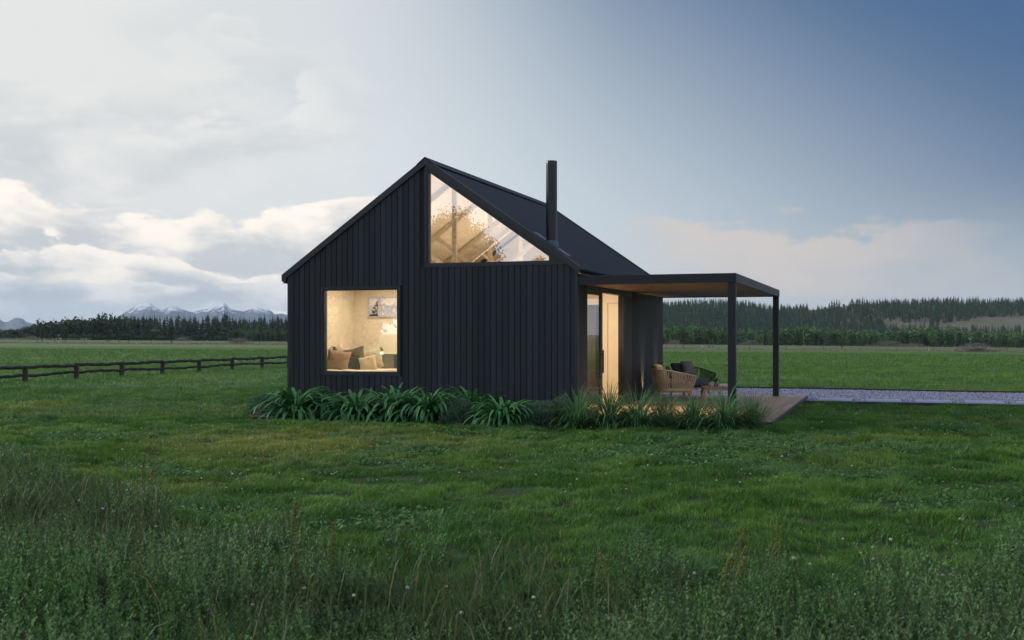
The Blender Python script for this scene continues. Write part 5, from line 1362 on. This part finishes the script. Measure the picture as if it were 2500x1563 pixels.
# ---- clouds: cumulus banks low on the left, drawn in azimuth / elevation
c_base = c
def bank(c, el0, slope, th, seed, sx, sy, topc, botc, k, az0=-1., az1=-.9, az2=.02, az3=-.10, soft=.5):
    """one cloud bank: billowing upper edge, soft grey underside"""
    base = t.math('MULTIPLY_ADD', AZ, slope, el0)
    big = t.noise(cvec(sx*1.5, sy*1.3, seed, seed*1.7, seed), 1., 7, .58, .3)
    fine = t.noise(cvec(sx*4., sy*3.6, seed*.7, seed*1.3, seed+3), 1., 5, .6, .5)
    wav = t.noise(cvec(sx*.8, sy*.4, seed*2.1, seed, seed+9), 1., 2, .5, 0.)
    up = t.noise(cvec(sx*1.5, sy*1.3, seed-.06*sx*1.5, seed*1.7+.010*sy*1.3, seed), 1., 7, .58, .3)
    top = t.math('ADD', base, t.math('MULTIPLY', t.math('ADD', t.math('SUBTRACT', big, .5), t.math('MULTIPLY', t.math('SUBTRACT', wav, .5), 1.2)), th*6.0))
    h = t.math('DIVIDE', t.math('SUBTRACT', EL, top), th)            # 0 at the billowed crest, negative below
    edge = t.sstep(h, .08, -.30)
    under = t.sstep(t.math('ADD', h, t.math('MULTIPLY', t.math('SUBTRACT', fine, .5), 2.5)), -3.2, -1.2)
    body = t.math('MULTIPLY', edge, t.math('ADD', t.math('MULTIPLY', under, 1-soft), soft))
    body = t.math('MULTIPLY', body, t.sstep(t.math('ADD', fine, t.math('MULTIPLY', wav, .6)), .52, .74, .35, 1.))
    lit = t.math('ADD', t.sstep(h, -1.9, -.1), t.math('MULTIPLY', t.math('SUBTRACT', big, up), 4.5))
    lit = t.math('ADD', lit, t.math('MULTIPLY', t.math('SUBTRACT', fine, .5), .9), clamp=True)
    m = t.math('MULTIPLY', t.sstep(t.math('ADD', AZ, t.math('MULTIPLY', t.math('SUBTRACT', big, .5), .25)), az2, az3), t.sstep(AZ, az0, az1))
    return t.mix(t.math('MULTIPLY', t.math('MULTIPLY', body, m), k), c, t.mix(lit, botc, topc))
W1 = (1.16,1.06,.94)
c = bank(c, .235, -.05, .030, 3.3, 5., 12., (.84,.84,.82), (.60,.64,.67), .52, soft=.0, az2=-.12, az3=-.26)
c = bank(c, .192, -.03, .026, 8.1, 5., 13., (.92,.91,.88), (.59,.63,.66), .55, soft=.2, az2=-.08, az3=-.22)
c = bank(c, .146, .14, .024, 5.2, 6., 15., W1, (.60,.64,.66), .92, soft=.75, az2=-.055, az3=-.085)
c = bank(c, .096, .06, .019, 12.7, 6.5, 18., (1.14,1.06,.95), (.56,.61,.65), .9, soft=.8, az2=-.05, az3=-.09)
c = bank(c, .052, .01, .012, 21.4, 8., 24., (.90,.90,.89), (.50,.56,.62), .9, soft=.85, az2=-.03, az3=-.08)
c = bank(c, .026, .05, .007, 31.9, 9., 40., (1.12,1.03,.90), (.52,.58,.64), .85, soft=.8, az2=.0, az3=-.05)
c_cloud = c; c = c_base
# peach bank low on the right
n_c = t.noise(cvec(9., 26., 1.3, 9.4, 4.), 1., 8, .56, .15)
cen = t.math('MULTIPLY_ADD', t.math('SUBTRACT', AZ, .28), -.08, .078)
dd_ = t.math('ADD', t.math('SUBTRACT', EL, cen), t.math('MULTIPLY', t.math('SUBTRACT', n_c, .5), .16))
pb = t.math('MULTIPLY', t.math('MULTIPLY', t.sstep(dd_, .020, .004), t.sstep(dd_, -.065, .0)), t.math('MULTIPLY', t.sstep(AZ, .08, .17), t.sstep(AZ, .48, .26)))
c = t.mix(t.math('MULTIPLY', pb, .66), c, (.76,.64,.55))
c_peach = c
# sky behind, beside and above the viewer: pale, a little lilac
n_d = t.noise(t.mapping(D_, (1,1,3)), 2.2, 4, .5)
c_back = t.mix(t.sstep(EL, .4, 1.1), t.mix(t.sstep(n_d, .35, .65), (.80,.84,.95), (.66,.73,.86)), (.62,.74,.92))
def bgn(col):
    n = t.node('ShaderNodeBackground'); t.l.new(col, n.inputs['Color']); n.inputs['Strength'].default_value = 1.0; return n.outputs[0]
def mixs(f, a_, b_):
    n = t.node('ShaderNodeMixShader'); t.l.new(f, n.inputs[0]); t.l.new(a_, n.inputs[1]); t.l.new(b_, n.inputs[2]); return n.outputs[0]
t.n.remove(bg)
front = mixs(t.sstep(AZ, .075, .055), bgn(c_peach), bgn(c_cloud))
f_back = t.math('MAXIMUM', t.sstep(YF, .74, .40), t.sstep(EL, .40, .70))
t.l.new(mixs(f_back, front, bgn(c_back)), t.n['World Output'].inputs['Surface'])
sl = bpy.data.lights.new('sun', 'SUN'); sl.energy = 2.9; sl.angle = R(7); sl.color = (1,.93,.84)
so = bpy.data.objects.new('sun', sl); COL.objects.link(so); so.rotation_euler = sdir.to_track_quat('Z', 'Y').to_euler()
cam = bpy.data.cameras.new('camera'); cam.lens = 38.0; cam.sensor_width = 36; cam.clip_start = .1; cam.clip_end = 30000
cam.shift_y = (815-781.5)/2500; cam.dof.use_dof = True; cam.dof.focus_distance = 21; cam.dof.aperture_fstop = 4.5
co = bpy.data.objects.new('camera', cam); COL.objects.link(co); co.location = (CAMX, CAMY, CAMZ)
co.rotation_euler = (PI/2, 0, math.atan2(VY, VX) - PI/2); scene.camera = co
scene.view_settings.view_transform = 'Standard'; scene.view_settings.look = 'None'; scene.view_settings.exposure = 0; scene.view_settings.gamma = 1
scene.render.resolution_x = 1024; scene.render.resolution_y = 640
